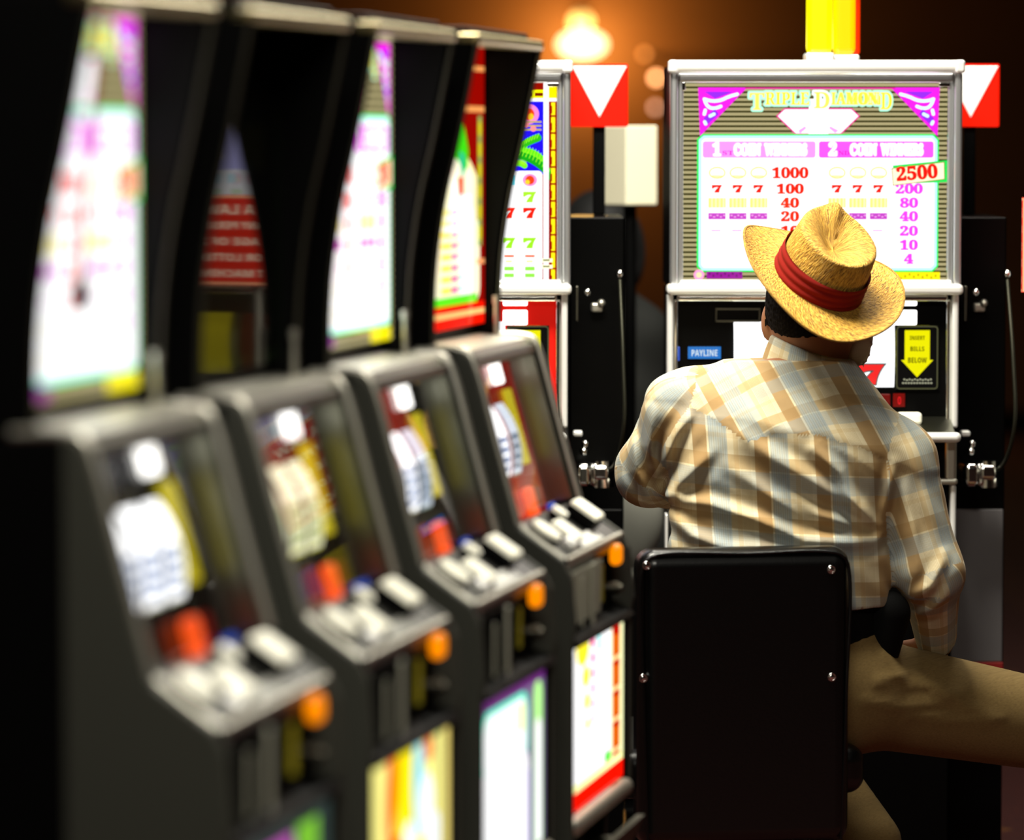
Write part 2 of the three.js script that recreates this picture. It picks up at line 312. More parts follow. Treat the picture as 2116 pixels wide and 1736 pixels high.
const wallPaint = mat([0.045, 0.022, 0.012], 0.85), woodWall = new THREE.MeshPhysicalMaterial({ map: wood, roughness: 0.7 });
structure('floor', box(lenx + 0.4, 0.2, lenz + 0.4, midx, -0.1, midz), new THREE.MeshPhysicalMaterial({ map: carpet, roughness: 0.95 }));
structure('ceiling', box(lenx + 0.4, 0.2, lenz + 0.4, midx, CEILING + 0.1, midz), mat([0.05, 0.045, 0.035], 0.9));
structure('wall_left', box(0.2, CEILING, lenz, ROOM.x0 - 0.1, CEILING / 2, midz), wallPaint);
structure('wall_right', box(0.2, CEILING, lenz, ROOM.x1 + 0.1, CEILING / 2, midz), wallPaint);
structure('wall_front', box(lenx, CEILING, 0.2, midx, CEILING / 2, ROOM.z0 + 0.1), wallPaint);
structure('wall_back', box(lenx, CEILING, 0.2, midx, CEILING / 2, ROOM.z1 - 0.1), woodWall);
structure('baseboard_back', box(lenx, 0.12, 0.03, midx, 0.06, ROOM.z1 + 0.015), M.black);

for (const [x, z, w, d, power, label] of PANELS) {
  const o = thing('ceiling_light', label, 'ceiling light', 'ceiling panel lights');
  o.position.set(x, CEILING, z);
  part('frame', [box(w + 0.08, 0.03, 0.04, 0, -0.015, d / 2 + 0.02), box(w + 0.08, 0.03, 0.04, 0, -0.015, -d / 2 - 0.02), box(0.04, 0.03, d, w / 2 + 0.02, -0.015, 0), box(0.04, 0.03, d, -w / 2 - 0.02, -0.015, 0)], M.satin, o);
  part('diffuser', box(w, 0.012, d, 0, -0.01, 0), lit(1, 0.96, 0.86, 3), o);
  const l = new THREE.RectAreaLight(lin(1, 0.95, 0.82), power, w, d); l.name = 'panel_light'; l.position.set(0, -0.03, 0); l.rotation.x = -Math.PI / 2; o.add(l);
}
// the lamp on the far wall, out of focus
{
  const p = at(1203, 92, 19.85), o = thing('wall_lamp', 'bright warm oval lamp glowing on the far brown wall', 'lamp');
  o.position.set(p.x, 0, -19.85);
  const rx = 0.112, ry = 0.06;
  part('shade', ball(1, 0, 0, 0, 28).scale(rx, ry, 0.09).translate(0, p.y, 0), lit(1, 0.74, 0.34, 5), o);
  part('arm', [cyl(0.012, 0.012, 0.28, 0, 0, 0).rotateX(Math.PI / 2).translate(0, p.y + 0.12, -0.19), cyl(0.012, 0.012, 0.06, 0, p.y + 0.09, -0.06)], M.satin, o);
  part('wall_plate', cyl(0.05, 0.05, 0.02).rotateX(Math.PI / 2).translate(0, p.y + 0.12, -0.34), M.satin, o);
  const l = new THREE.PointLight(lin(1, 0.56, 0.14), 2.6); l.name = 'bulb_light'; l.shadow.radius = 3; l.castShadow = true; l.position.set(0, p.y, 0); o.add(l);
}
// small bulbs far behind: discs of light in the photograph
for (const [u, v, r, k, col, words] of [[1356, 161, 0.018, 9, [1, 0.42, 0.16], 'small orange bulb beside the tall frame, the upper of the pair'], [1354, 222, 0.015, 3.2, [1, 0.5, 0.3], 'faint orange bulb beside the tall frame, below the brighter one'], [1332, 112, 0.015, 2.6, [1, 0.36, 0.08], 'dim amber bulb near the bright wall lamp']]) {
  const p = at(u, v, 19.9), o = thing('string_light', words, 'bulb', 'small bulbs on the far wall');
  o.position.set(p.x, p.y, -19.9);
  part('bulb', ball(r, 0, 0, 0, 14), lit(...col, k), o);
  part('socket', cyl(0.012, 0.012, 0.3).rotateX(Math.PI / 2).translate(0, 0, -0.15), M.black, o);
}

// ───────────────────────── the row of slant machines on the left ─────────────────────────
const TURN = Math.PI / 2 - 0.2196, STEP = 0.56, ALONG = new THREE.Vector3(Math.sin(0.2196), 0, -Math.cos(0.2196));
const LAST = new THREE.Vector3(0.1266, 0, -5.8543);              // foot of the farthest machine, below its front
const FACE0 = [-0.073, 0.91], FACE1 = [-0.141, 1.157];           // outer edge of the tilted display, z and y
const LEAN = Math.atan2(FACE0[0] - FACE1[0], FACE1[1] - FACE0[1]), FACE = Math.hypot(FACE0[0] - FACE1[0], FACE1[1] - FACE0[1]);
const onFace = (g) => g.rotateX(-LEAN).translate(0, FACE0[1], FACE0[0]);   // x, up the display, out of it
const DECK0 = [-0.075, 0.910], DECK1 = [-0.012, 0.868];
const DROP = Math.atan2(DECK0[1] - DECK1[1], DECK1[0] - DECK0[0]), DECK = Math.hypot(DECK0[1] - DECK1[1], DECK1[0] - DECK0[0]);
const onDeck = (g) => g.rotateX(DROP).translate(0, DECK0[1], DECK0[0]);    // x, out of the deck, down its slope (z)
const SIDE = [[-0.6, 0.01], [-0.05, 0.01], [-0.03, 0.455], [0.006, 0.47], [0.006, 0.75], [0.010, 0.77], [0.004, 0.845], [-0.008, 0.868], [-0.070, 0.911], [-0.076, 0.918], [-0.137, 1.138], [-0.143, 1.150], [-0.153, 1.157], [-0.6, 1.157]];
const BODY = [[-0.6, 0.03], [-0.07, 0.03], [-0.05, 0.46], [-0.012, 0.475], [-0.012, 0.75], [-0.020, 0.76], [-0.024, 0.85], [-0.10, 0.875], [-0.132, 0.895], [-0.196, 1.135], [-0.6, 1.14]];
const FIN = [[-0.30, 1.160], [-0.200, 1.160], [-0.1995, 1.22], [-0.196, 1.28], [-0.189, 1.335], [-0.180, 1.385], [-0.168, 1.435], [-0.156, 1.49], [-0.146, 1.54], [-0.134, 1.600], [-0.30, 1.600]];
const REAR = -0.165;                                             // behind this the sides are plain black
const reelArc = (r, width, half, stretch) => {                   // a slice of a reel drum, its print upright
  const g = new THREE.CylinderGeometry(r, r, width, 24, 1, true, -half, half * 2).rotateZ(Math.PI / 2).scale(1, stretch, 1), uv = g.attributes.uv;
  for (let i = 0; i < uv.count; i++) uv.setXY(i, 1 - uv.getY(i), uv.getX(i));
  return g;
};
const G = {};
G.side = (s) => profile([[REAR, 0.01], ...SIDE.slice(1, -1), [REAR, 1.157]], s > 0 ? 0.205 : -0.22, s > 0 ? 0.22 : -0.205, 0.003);
G.fin = (s) => profile(FIN, s > 0 ? 0.196 : -0.214, s > 0 ? 0.214 : -0.196, 0.003);
G.finTrim = (s) => tube(FIN.slice(1, 10).map(([z, y]) => [s * 0.207, y, z + 0.002]), 0.0042, 30);
G.edge = (s) => tube([[s * 0.2125, 1.160, -0.22], [s * 0.2125, 1.161, -0.165], [s * 0.2125, 1.155, -0.145], [s * 0.2125, 1.135, -0.1345], [s * 0.2125, 1.03, -0.1055], [s * 0.2125, 0.918, -0.0745]], 0.0062, 40);
function deckButton(o, x, z, w, d, h, round) {                   // black body, white lit cap
  const shape = (k, y0, y1) => onDeck(round ? new THREE.CylinderGeometry(w / 2 * k, w / 2 * k, y1 - y0, 28).translate(x, (y0 + y1) / 2, z) : rbox(w * k, y1 - y0, d * k, x, (y0 + y1) / 2, z, 0.005));
  const b = part('button', shape(1, 0, h), M.black, o); part('button_cap', shape(0.94, h - 0.002, h + 0.006), M.button, b, 'white cap');
}

function rowMachine(spec) {
  const o = thing('slot_machine', spec.label, 'slot machine', 'black slant slot machines in the left row');
  part('cabinet', profile(BODY, -0.205, 0.205, 0.002), M.black, o);
  for (const s of [-1, 1]) { const p = part('side_panel', G.side(s), M.panel, o); part('edge_trim', G.edge(s), M.satin, p); }
  parts('rear_side', [span(0.204, 0.218, 0.01, 1.155, -0.6, REAR), span(-0.218, -0.204, 0.01, 1.155, -0.6, REAR)], M.black, o);
  part('ledge', profile([[-0.222, 1.141], [-0.152, 1.141], [-0.148, 1.148], [-0.152, 1.158], [-0.222, 1.166]], -0.205, 0.205, 0.002), M.satin, o);
  // tilted display: recessed panel, polished reveals, reels, lamps, plates and the pane over them
  const R = -0.045, dp = part('display_panel', onFace(rbox(0.41, FACE - 0.006, 0.008, 0, FACE / 2, R - 0.006, 0.002)), spec.face, o);
  parts('reveal', [onFace(span(0.196, 0.205, 0.01, FACE, R, -0.004)), onFace(span(-0.205, -0.196, 0.01, FACE, R, -0.004))], M.smoke, dp, 'polished side wall of the recessed display');
  part('top_bezel', onFace(span(-0.205, 0.205, FACE - 0.022, FACE - 0.006, R, -0.002, 0.004)), M.dim, dp);
  const reel = (x, t0, t1, m) => onFace(reelArc(0.095, 0.058, 0.72, (t1 - t0) / 0.1253).translate(x, (t0 + t1) / 2, R - 0.085));
  spec.reels.forEach((m, k) => part('reel', reel([-0.088, -0.012, 0.064][k], 0.05, 0.196), m, dp));
  part('lamp_window', onFace(rbox(0.05, 0.036, 0.008, 0.088, 0.222, R + 0.002, 0.004)), M.window, dp, 'small white lit window');
  part('bill_plate', onFace(rbox(0.046, 0.115, 0.005, 0.128, 0.137, R + 0.001, 0.002)), M.yellow, dp, 'narrow yellow lit plate');
  part('credit_lamp', onFace(rbox(0.034, 0.052, 0.014, 0.062, 0.022, R + 0.008, 0.006)), M.red, dp, 'orange red lit counter');
  part('dark_counter', onFace(rbox(0.05, 0.036, 0.008, 0.118, 0.028, R + 0.002, 0.003)), M.darkred, dp, 'dark red counter window');
  part('blue_indicator', onFace(rbox(spec.blue, 0.012, 0.01, 0.168, 0.008, R + 0.012, 0.004)), M.blue, dp, 'small blue lamp');
  part('display_pane', onFace(box(0.39, FACE - 0.03, 0.002, 0, FACE / 2, R + 0.022)), M.pane, dp);
  // button deck
  const dk = part('button_deck', profile([[-0.125, 0.90], [-0.088, 0.912], DECK0, DECK1, [-0.006, 0.858], [-0.012, 0.846], [-0.125, 0.872]], -0.204, 0.204, 0.0015), spec.deck ?? M.deck, o);
  deckButton(o, -0.168, 0.030, 0.048, 0.048, 0.012, true); deckButton(o, -0.068, 0.042, 0.056, 0.048, 0.010); deckButton(o, 0.0, 0.010, 0.026, 0.026, 0.012, true); deckButton(o, 0.098, 0.030, 0.058, 0.050, 0.020);
  part('coin_entry', onDeck(rbox(0.03, 0.016, 0.022, -0.112, 0.007, 0.062, 0.006)), M.rail, dk, 'polished coin entry');
  part('deck_label', onDeck(rbox(0.15, 0.002, 0.022, 0.02, 0.002, 0.062, 0.0009)), spec.card, dk, 'printed strip along the front of the deck');
  part('deck_trim', [tube([[-0.2, 0.914, -0.074], [-0.2, 0.888, -0.04], [-0.2, 0.868, -0.011]], 0.005, 12), tube([[-0.2, 0.866, -0.008], [0.2, 0.866, -0.008]], 0.0045, 6)], M.satin, dk);
  // apron under the deck
  part('apron_ribs', [...Array(9)].map((_, k) => new THREE.CylinderGeometry(0.007, 0.005, 0.076, 10).translate(-0.168 + k * 0.024, 0.808, -0.008)), spec.ribs, o);
  if (spec.ribs === ribs.plain) part('apron_plate', rbox(0.25, 0.082, 0.006, -0.07, 0.807, -0.014, 0.003), M.apron, o, 'grey plate under the deck');
  part('orange_lamp', rbox(0.026, 0.032, 0.018, 0.139, 0.842, -0.003, 0.0085, 3), M.orange, o, 'orange lit lamp on the apron');
  part('yellow_tag', rbox(0.016, 0.055, 0.006, 0.094, 0.803, -0.016, 0.002), M.tag, o, 'dull yellow tag');
  part('lock', [cyl(0.010, 0.010, 0.02).rotateX(Math.PI / 2).translate(0.155, 0.79, -0.012), ball(0.006, 0.155, 0.79, 0.0, 10)], M.dim, o);
  part('lip', profile([[-0.03, 0.742], [0.008, 0.742], [0.013, 0.747], [0.008, 0.754], [-0.015, 0.760], [-0.03, 0.760]], -0.204, 0.204, 0.002), M.black, o);
  parts('apron_strap', [rbox(0.014, 0.088, 0.004, -0.065, 0.806, 0.004, 0.0015), rbox(0.006, 0.07, 0.003, -0.13, 0.80, 0.002, 0.001).rotateZ(0).translate(0, 0, 0)], M.strap, o);
  // lit belly glass and its frame
  part('belly_display', box(0.39, 0.236, 0.006, 0, 0.622, -0.006), spec.belly, o, 'lit printed belly glass');
  parts('belly_frame', [span(-0.205, -0.195, 0.49, 0.745, -0.02, 0.003), span(0.195, 0.205, 0.49, 0.745, -0.02, 0.003)], M.black, o);
  part('bottom_rail', new THREE.CapsuleGeometry(0.013, 0.384, 6, 14).rotateZ(Math.PI / 2).translate(0, 0.488, 0.0), M.satin, o);
  part('coin_tray', [profile([[-0.1, 0.40], [0.01, 0.40], [0.03, 0.445], [0.018, 0.445], [0.0, 0.412], [-0.1, 0.412]], -0.2, 0.2, 0.002)], M.dim, o);
  // top box with its hooded sides
  part('top_box', [span(-0.196, 0.196, 1.15, 1.594, -0.6, -0.225)], M.black, o);
  part('top_display', box(0.392, 0.412, 0.006, 0, 1.387, -0.219), spec.top, o, 'printed top glass');
  for (const s of [-1, 1]) { const f = part('side_fin', G.fin(s), M.black, o, 'black curved hood side'); part('fin_trim', G.finTrim(s), M.dim, f); }
  part('visor_bar', rbox(0.43, 0.016, 0.034, 0, 1.594, -0.145, 0.006), M.brass, o, 'brassy bar across the top of the hood');
  part('top_cap', span(-0.2, 0.2, 1.592, 1.612, -0.6, -0.15), M.black, o);
  part('hinge_pin', [cyl(0.0035, 0.0045, 0.05, 0.188, 1.186, -0.196, 14), cyl(0.0055, 0.0055, 0.012, 0.188, 1.216, -0.196, 12)], M.satin, o);
  if (spec.glow) glow(o, 0, 1.385, -0.213, 0.38, 0.39, spec.glow, 0.7);
  if (spec.bellyGlow) glow(o, 0, 0.62, -0.001, 0.37, 0.22, spec.bellyGlow, 0.6);
  return o;
}
M.pane = mat(0xffffff, 0.02, 0, { transmission: 1, thickness: 0, ior: 1.5, specularIntensity: 0.45 });
M.button = mat([0.9, 0.88, 0.74], 0.3, 0, { emissive: lin(1, 0.95, 0.7), emissiveIntensity: 0.3 });
M.apron = mat([0.09, 0.09, 0.075], 0.45);
M.strap = mat([0.4, 0.4, 0.32], 0.4);
M.tag = mat([0.42, 0.36, 0.02], 0.5);
M.brass = mat([0.55, 0.46, 0.24], 0.3, 1);
const blackFace = M.gloss, redFace = new THREE.MeshPhysicalMaterial({ color: lin(0.3, 0.008, 0.004), roughness: 0.2, emissive: lin(0.3, 0.006, 0.002), emissiveIntensity: 0.6 });
const reelMat = (tint, fadeMark, foot, k) => glowing(reelFadeStrip(tint, fadeMark, foot), k, 0.3);
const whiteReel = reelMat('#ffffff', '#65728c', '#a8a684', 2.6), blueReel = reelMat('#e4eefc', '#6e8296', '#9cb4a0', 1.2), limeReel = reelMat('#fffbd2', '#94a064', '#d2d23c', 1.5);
const card = { plain: mat([0.35, 0.35, 0.32], 0.4), white: mat([0.9, 0.9, 0.85], 0.35), mint: mat([0.35, 0.62, 0.45], 0.4) };
const ribs = { plain: M.black, bright: mat([0.5, 0.5, 0.4], 0.4, 0.3) };
const specs = [
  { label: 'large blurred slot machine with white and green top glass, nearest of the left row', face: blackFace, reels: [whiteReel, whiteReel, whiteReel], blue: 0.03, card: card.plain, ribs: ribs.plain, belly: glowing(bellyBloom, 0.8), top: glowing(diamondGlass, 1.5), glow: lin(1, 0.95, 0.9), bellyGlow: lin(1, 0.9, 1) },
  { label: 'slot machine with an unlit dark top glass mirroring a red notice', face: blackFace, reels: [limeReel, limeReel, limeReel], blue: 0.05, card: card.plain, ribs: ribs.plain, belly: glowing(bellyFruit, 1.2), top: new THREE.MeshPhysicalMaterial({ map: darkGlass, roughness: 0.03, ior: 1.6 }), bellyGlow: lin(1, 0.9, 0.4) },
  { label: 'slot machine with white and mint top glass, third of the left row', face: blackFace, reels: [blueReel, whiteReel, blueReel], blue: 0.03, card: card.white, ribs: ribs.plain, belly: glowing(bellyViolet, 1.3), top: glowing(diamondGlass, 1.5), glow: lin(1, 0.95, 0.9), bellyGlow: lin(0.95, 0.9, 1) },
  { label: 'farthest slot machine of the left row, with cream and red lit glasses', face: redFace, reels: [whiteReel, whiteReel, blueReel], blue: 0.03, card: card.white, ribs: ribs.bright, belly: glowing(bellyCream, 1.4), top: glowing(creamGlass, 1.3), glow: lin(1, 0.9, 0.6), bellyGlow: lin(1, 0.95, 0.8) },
];
const fillerWords = ['black filler board left of the machine with the dark top glass', 'black filler board right of the machine with the dark top glass', 'black filler board left of the farthest machine in the left row'];
specs.forEach((spec, i) => {
  const o = rowMachine(spec);
  o.position.copy(LAST).addScaledVector(ALONG, -(3 - i) * STEP); o.rotation.y = TURN;
  if (i < 3) {
    const f = thing('filler_board', fillerWords[i], 'board', 'filler boards of the left row');
    f.position.copy(LAST).addScaledVector(ALONG, -(2.5 - i) * STEP); f.rotation.y = TURN;
    part('board', span(-0.055, 0.055, 0, 1.56, -0.58, -0.3), M.black, f);
    part('shelf', span(-0.055, 0.055, 1.13, 1.15, -0.3, -0.19), M.panel, f);
  }
});
// a cord with a dark red tag, hanging from the hood of the second machine
{
  const o = thing('key_cord', 'thin reddish cord with a dark red tag hanging before the nearest white glass', 'cord');
  o.position.copy(LAST).addScaledVector(ALONG, -3 * STEP); o.rotation.y = TURN;
  part('cord', tube([[-0.118, 1.586, -0.15], [-0.125, 1.50, -0.160], [-0.135, 1.40, -0.166], [-0.146, 1.31, -0.168]], 0.0034, 20, 6), mat([0.25, 0.04, 0.02], 0.6), o);
  part('tag', ball(1, 0, 0, 0, 16).scale(0.02, 0.018, 0.009).translate(-0.148, 1.297, -0.168), mat([0.06, 0.002, 0.004], 0.5, 0, { specularIntensity: 0.3 }), o);
}

// ───────────────────────── the back row: upright machines in chrome frames ─────────────────────────
const BACK = 7.64, PX = FOCAL / BACK;                            // distance of their fronts; pixels per metre there
const bx = (u) => (u - 1684) / PX, by = (v) => EYE - (v - HORIZON) / PX;
const rect = (u0, u1, v0, v1, z0, z1, r) => span(bx(u0), bx(u1), by(v1), by(v0), z0, z1, r);
const backCentre = (k) => (1684 + k * 807 - WIDTH / 2) / PX;
M.frame = mat([0.62, 0.63, 0.64], 0.32, 0.9);
M.jet = mat([0.0012, 0.0012, 0.0012], 0.35, 0, { specularIntensity: 0.18 });
M.arm = mat([0.03, 0.03, 0.02], 0.4, 0.8);
M.grey = mat([0.16, 0.15, 0.155], 0.5);
function backMachine(spec) {
  const o = thing('slot_machine', spec.label, 'slot machine', 'upright slot machines in the back row');
  part('top_cabinet', span(-0.268, 0.268, by(600), by(132), -0.5, -0.022), M.black, o);
  part('top_rail', new THREE.CapsuleGeometry(0.0125, 0.53, 8, 18).rotateZ(Math.PI / 2).translate(0, by(139), 0.004), M.rail, o, 'bright rounded rail');
  part('rail_cap', [rect(1379, 1400, 125, 152, -0.02, 0.018, 0.006)], M.rail, o); part('rail_cap', [rect(1968, 1990, 125, 152, -0.02, 0.018, 0.006)], M.rail, o);
  const [tf] = parts('top_frame', [rect(1384, 1400, 150, 590, -0.03, 0.004, 0.005), rect(1970, 1986, 150, 590, -0.03, 0.004, 0.005)], M.frame, o, 'polished chrome post frame');
  parts('inner_frame', [rect(1400, 1412, 152, 588, -0.03, -0.008, 0.004), rect(1958, 1970, 152, 588, -0.03, -0.008, 0.004), rect(1400, 1970, 152, 172, -0.03, -0.006, 0.006)], M.frame, tf);
  part('top_display', box(bx(1958) - bx(1412), by(172) - by(582), 0.006, 0, (by(172) + by(582)) / 2, -0.018), spec.top, o, 'lit printed top glass');
  part('glass_clip', [rect(1938, 1962, 171, 180, -0.012, -0.004, 0.002)], M.chrome, o); part('glass_clip', [rect(1408, 1416, 170, 188, -0.012, -0.004, 0.002)], M.chrome, o);
  part('middle_rail', [rect(1377, 1988, 586, 608, -0.03, 0.03, 0.008), rect(1406, 1966, 578, 587, -0.02, 0.012, 0.004)], M.rail, o, 'bright rail between the top and the reels');
  part('shelf_rail', rect(1398, 1958, 608, 622, -0.03, 0.012, 0.005), M.chrome, o);
  part('reel_cabinet', span(-0.265, 0.265, by(905), by(605), -0.5, -0.03), M.black, o);
  const [lf] = parts('reel_frame', [rect(1378, 1391, 606, 884, -0.03, 0.016, 0.005), rect(1967, 1980, 606, 884, -0.03, 0.016, 0.005)], M.rail, o, 'bright posts beside the reels');
  parts('inner_post', [rect(1391, 1401, 618, 870, -0.03, 0.002, 0.004), rect(1956, 1967, 618, 870, -0.03, 0.002, 0.004)], M.chrome, lf);
  const face = part('reel_display', rect(1400, 1957, 620, 862, -0.03, -0.02, 0.002), spec.face, o);
  const fz = -0.02;
  spec.reels.forEach((m, k) => part('reel', reelArc(0.16, 0.085, 0.42, 0.95).translate([-0.109, 0, 0.109][k], by(733), fz - 0.145), m, face));
  part('lamp_window', rect(1846, 1897, 641, 672, fz - 0.002, fz + 0.004, 0.004), M.window, face, 'white lit window'); part('lamp_window', rect(1846, 1897, 621, 632, fz - 0.002, fz + 0.004, 0.003), M.window, face, 'white lit strip');
  const plate = box(bx(1942) - bx(1854), by(673) - by(806), 0.005, (bx(1942) + bx(1854)) / 2, (by(673) + by(806)) / 2, fz + 0.002);
  part('bill_plate', plate, M.bill, face, 'black plate with a yellow arrow');
  part('payline_plate', box(bx(1491) - bx(1423), by(717) - by(742), 0.004, (bx(1491) + bx(1423)) / 2, (by(717) + by(742)) / 2, fz + 0.002), M.pay, face, 'small blue lit plate');
  part('payline_plate', rect(1400, 1406, 717, 746, fz - 0.001, fz + 0.004, 0.001), M.blue, face, 'small blue lit plate');
  part('card_slot', [rect(1479, 1573, 637, 641, fz - 0.001, fz + 0.003, 0.001), rect(1479, 1573, 662, 666, fz - 0.001, fz + 0.003, 0.001), rect(1479, 1483, 637, 666, fz - 0.001, fz + 0.003, 0.001), rect(1569, 1573, 637, 666, fz - 0.001, fz + 0.003, 0.001)], M.dim, face);
  part('credit_counter', rect(1793, 1843, 815, 841, fz - 0.001, fz + 0.004, 0.002), M.darkred, face, 'dark red counter'); part('credit_counter', box(0.022, 0.025, 0.005, bx(1861), by(828), fz + 0.002), M.digit, face, 'lit red counter');
  // deck that leans out, its rail and the apron under it
  part('button_deck', profile([[-0.03, by(866)], [-0.02, by(862)], [0.085, by(886)], [0.085, by(905)], [-0.03, by(905)]], -0.258, 0.258, 0.003), M.smoke, o);
  for (const u of [1480, 1560, 1640, 1720, 1878]) part('button', rbox(0.045, 0.022, 0.03, bx(u), by(862), 0.028, 0.006), M.button, o);
  part('deck_rail', new THREE.CapsuleGeometry(0.0095, 0.515, 8, 16).rotateZ(Math.PI / 2).translate(0, by(897), 0.09), M.rail, o, 'bright rail along the deck');
  part('apron', span(-0.255, 0.255, by(995), by(903), -0.3, 0.04), M.jet, o);
  part('orange_lamp', rect(1898, 1922, 914, 939, 0.036, 0.048, 0.003), M.orange, o, 'orange lit lamp');
  parts('apron_post', [rect(1950, 1974, 905, 990, 0.0, 0.05, 0.006), rect(1394, 1418, 905, 990, 0.0, 0.05, 0.006)], M.satin, o);
  part('apron_rail', rect(1392, 1976, 985, 998, 0.0, 0.055, 0.005), M.satin, o);
  part('base', span(-0.255, 0.255, 0.02, by(996), -0.5, 0.02), M.jet, o); part('plinth', span(-0.25, 0.25, 0, 0.03, -0.48, 0.0), M.black, o);
  parts('base_post', [rect(1962, 1974, 998, 1180, 0.0, 0.045, 0.005), rect(1374, 1380, 1060, 1180, 0.0, 0.045, 0.002)], M.rail, o);
  const gr = part('speaker_grille', rect(1392, 1470, 1070, 1180, 0.015, 0.024, 0.003), M.black, o);
  for (let k = 0; k < 9; k++) part('slat', rect(1394, 1468, 1074 + k * 11, 1079 + k * 11, 0.022, 0.028, 0.0015), M.satin, gr);
  // pull handle on the right side
  part('handle_mount', [rect(1996, 2032, 960, 1010, -0.14, -0.02, 0.012), cyl(0.022, 0.026, 0.05, bx(2052), by(985), -0.06, 24), rect(2032, 2068, 965, 996, -0.1, -0.03, 0.008)], M.chrome, o);
  part('mount_bolt', ball(0.008, bx(2018), by(922), -0.05, 14), M.chrome, o); part('mount_bolt', ball(0.008, bx(2015), by(937), -0.045, 14), M.chrome, o); part('mount_bolt', rect(1992, 2012, 893, 905, -0.06, -0.03, 0.004), M.rail, o);
  part('handle_arm', tube([[bx(2060), by(985), -0.06], [bx(2080), by(960), -0.02], [bx(2096), by(880), 0.02], [bx(2095), by(740), 0.0], [bx(2090), by(580), -0.06]], 0.004, 40, 10), M.arm, o);
  part('handle_knob', ball(0.0085, bx(2090), by(568), -0.062, 18), M.chrome, o);
  part('side_lock', [ball(0.0075, bx(2022), by(605), -0.04, 14)], M.chrome, o); part('side_hinge', rect(1997, 2003, 592, 665, -0.06, -0.035, 0.002), M.dim, o);
  glow(o, 0, (by(172) + by(582)) / 2, -0.013, 0.48, 0.36, spec.glow ?? lin(1, 0.96, 0.95), spec.power ?? 0.9);
  return o;
}
M.bill = glowing(billPlate, 1.0, 0.2); M.pay = glowing(payPlate, 0.9, 0.2); M.digit = glowing(digit, 1.0, 0.2);
const plainReel = glowing(reelPlain, 1.6, 0.3), sevenReel = glowing(reelSeven, 1.5, 0.3);
const redPanel = new THREE.MeshPhysicalMaterial({ color: lin(0.5, 0.01, 0.006), roughness: 0.25, emissive: lin(0.6, 0.006, 0.002), emissiveIntensity: 0.7 });
const tropicMachine = backMachine({ label: 'slot machine with a blue tropical glass and red reel panel, behind the left row', top: glowing(tropicGlass, 1.35), face: redPanel, reels: [plainReel, plainReel, plainReel] });
tropicMachine.position.set(backCentre(-1), 0, -BACK);
const playedMachine = backMachine({ label: 'chrome framed slot machine the man in the hat is playing', top: glowing(diamondGlass, 1.45), face: M.jet, reels: [plainReel, plainReel, sevenReel] });
playedMachine.position.set(backCentre(0), 0, -BACK);
const nextMachine = backMachine({ label: 'slot machine just outside the right edge, next in the back row', top: glowing(tropicGlass, 0.35), face: mat([0.16, 0.17, 0.12], 0.5), reels: [lit(0.12, 0.03, 0.01, 0.5), lit(0.6, 0.5, 0.02, 0.5), lit(0.04, 0.1, 0.4, 0.6)], power: 0.4 });
nextMachine.position.set(backCentre(1), 0, -BACK);

// three-lens lamp on top of the played machine
{
  const o = thing('candle_lamp', 'yellow and amber signal lamp on top of the played machine', 'lamp');
  o.position.set(backCentre(0), 0, -BACK);
  const z = -0.1, h = 0.135, y0 = by(112);
  part('base', [rect(1668, 1728, 108, 131, z - 0.04, z + 0.04, 0.006), rect(1724, 1781, 112, 131, z - 0.04, z + 0.03, 0.006)], M.rail, o);
  part('yellow_lens', rbox(0.047, h, 0.05, bx(1698), y0 + h / 2, z, 0.012), lit(0.95, 0.85, 0.0, 1.2), o); part('amber_lens', rbox(0.042, h, 0.05, bx(1750), y0 + h / 2, z - 0.004, 0.012), lit(0.9, 0.5, 0.0, 1.1), o);
  part('red_lens', rbox(0.016, h, 0.05, bx(1776), y0 + h / 2, z - 0.03, 0.006), lit(0.8, 0.03, 0.0, 1.0), o);
  part('lens_cap', rect(1668, 1784, -48, -34, z - 0.045, z + 0.035, 0.005), M.rail, o);
}
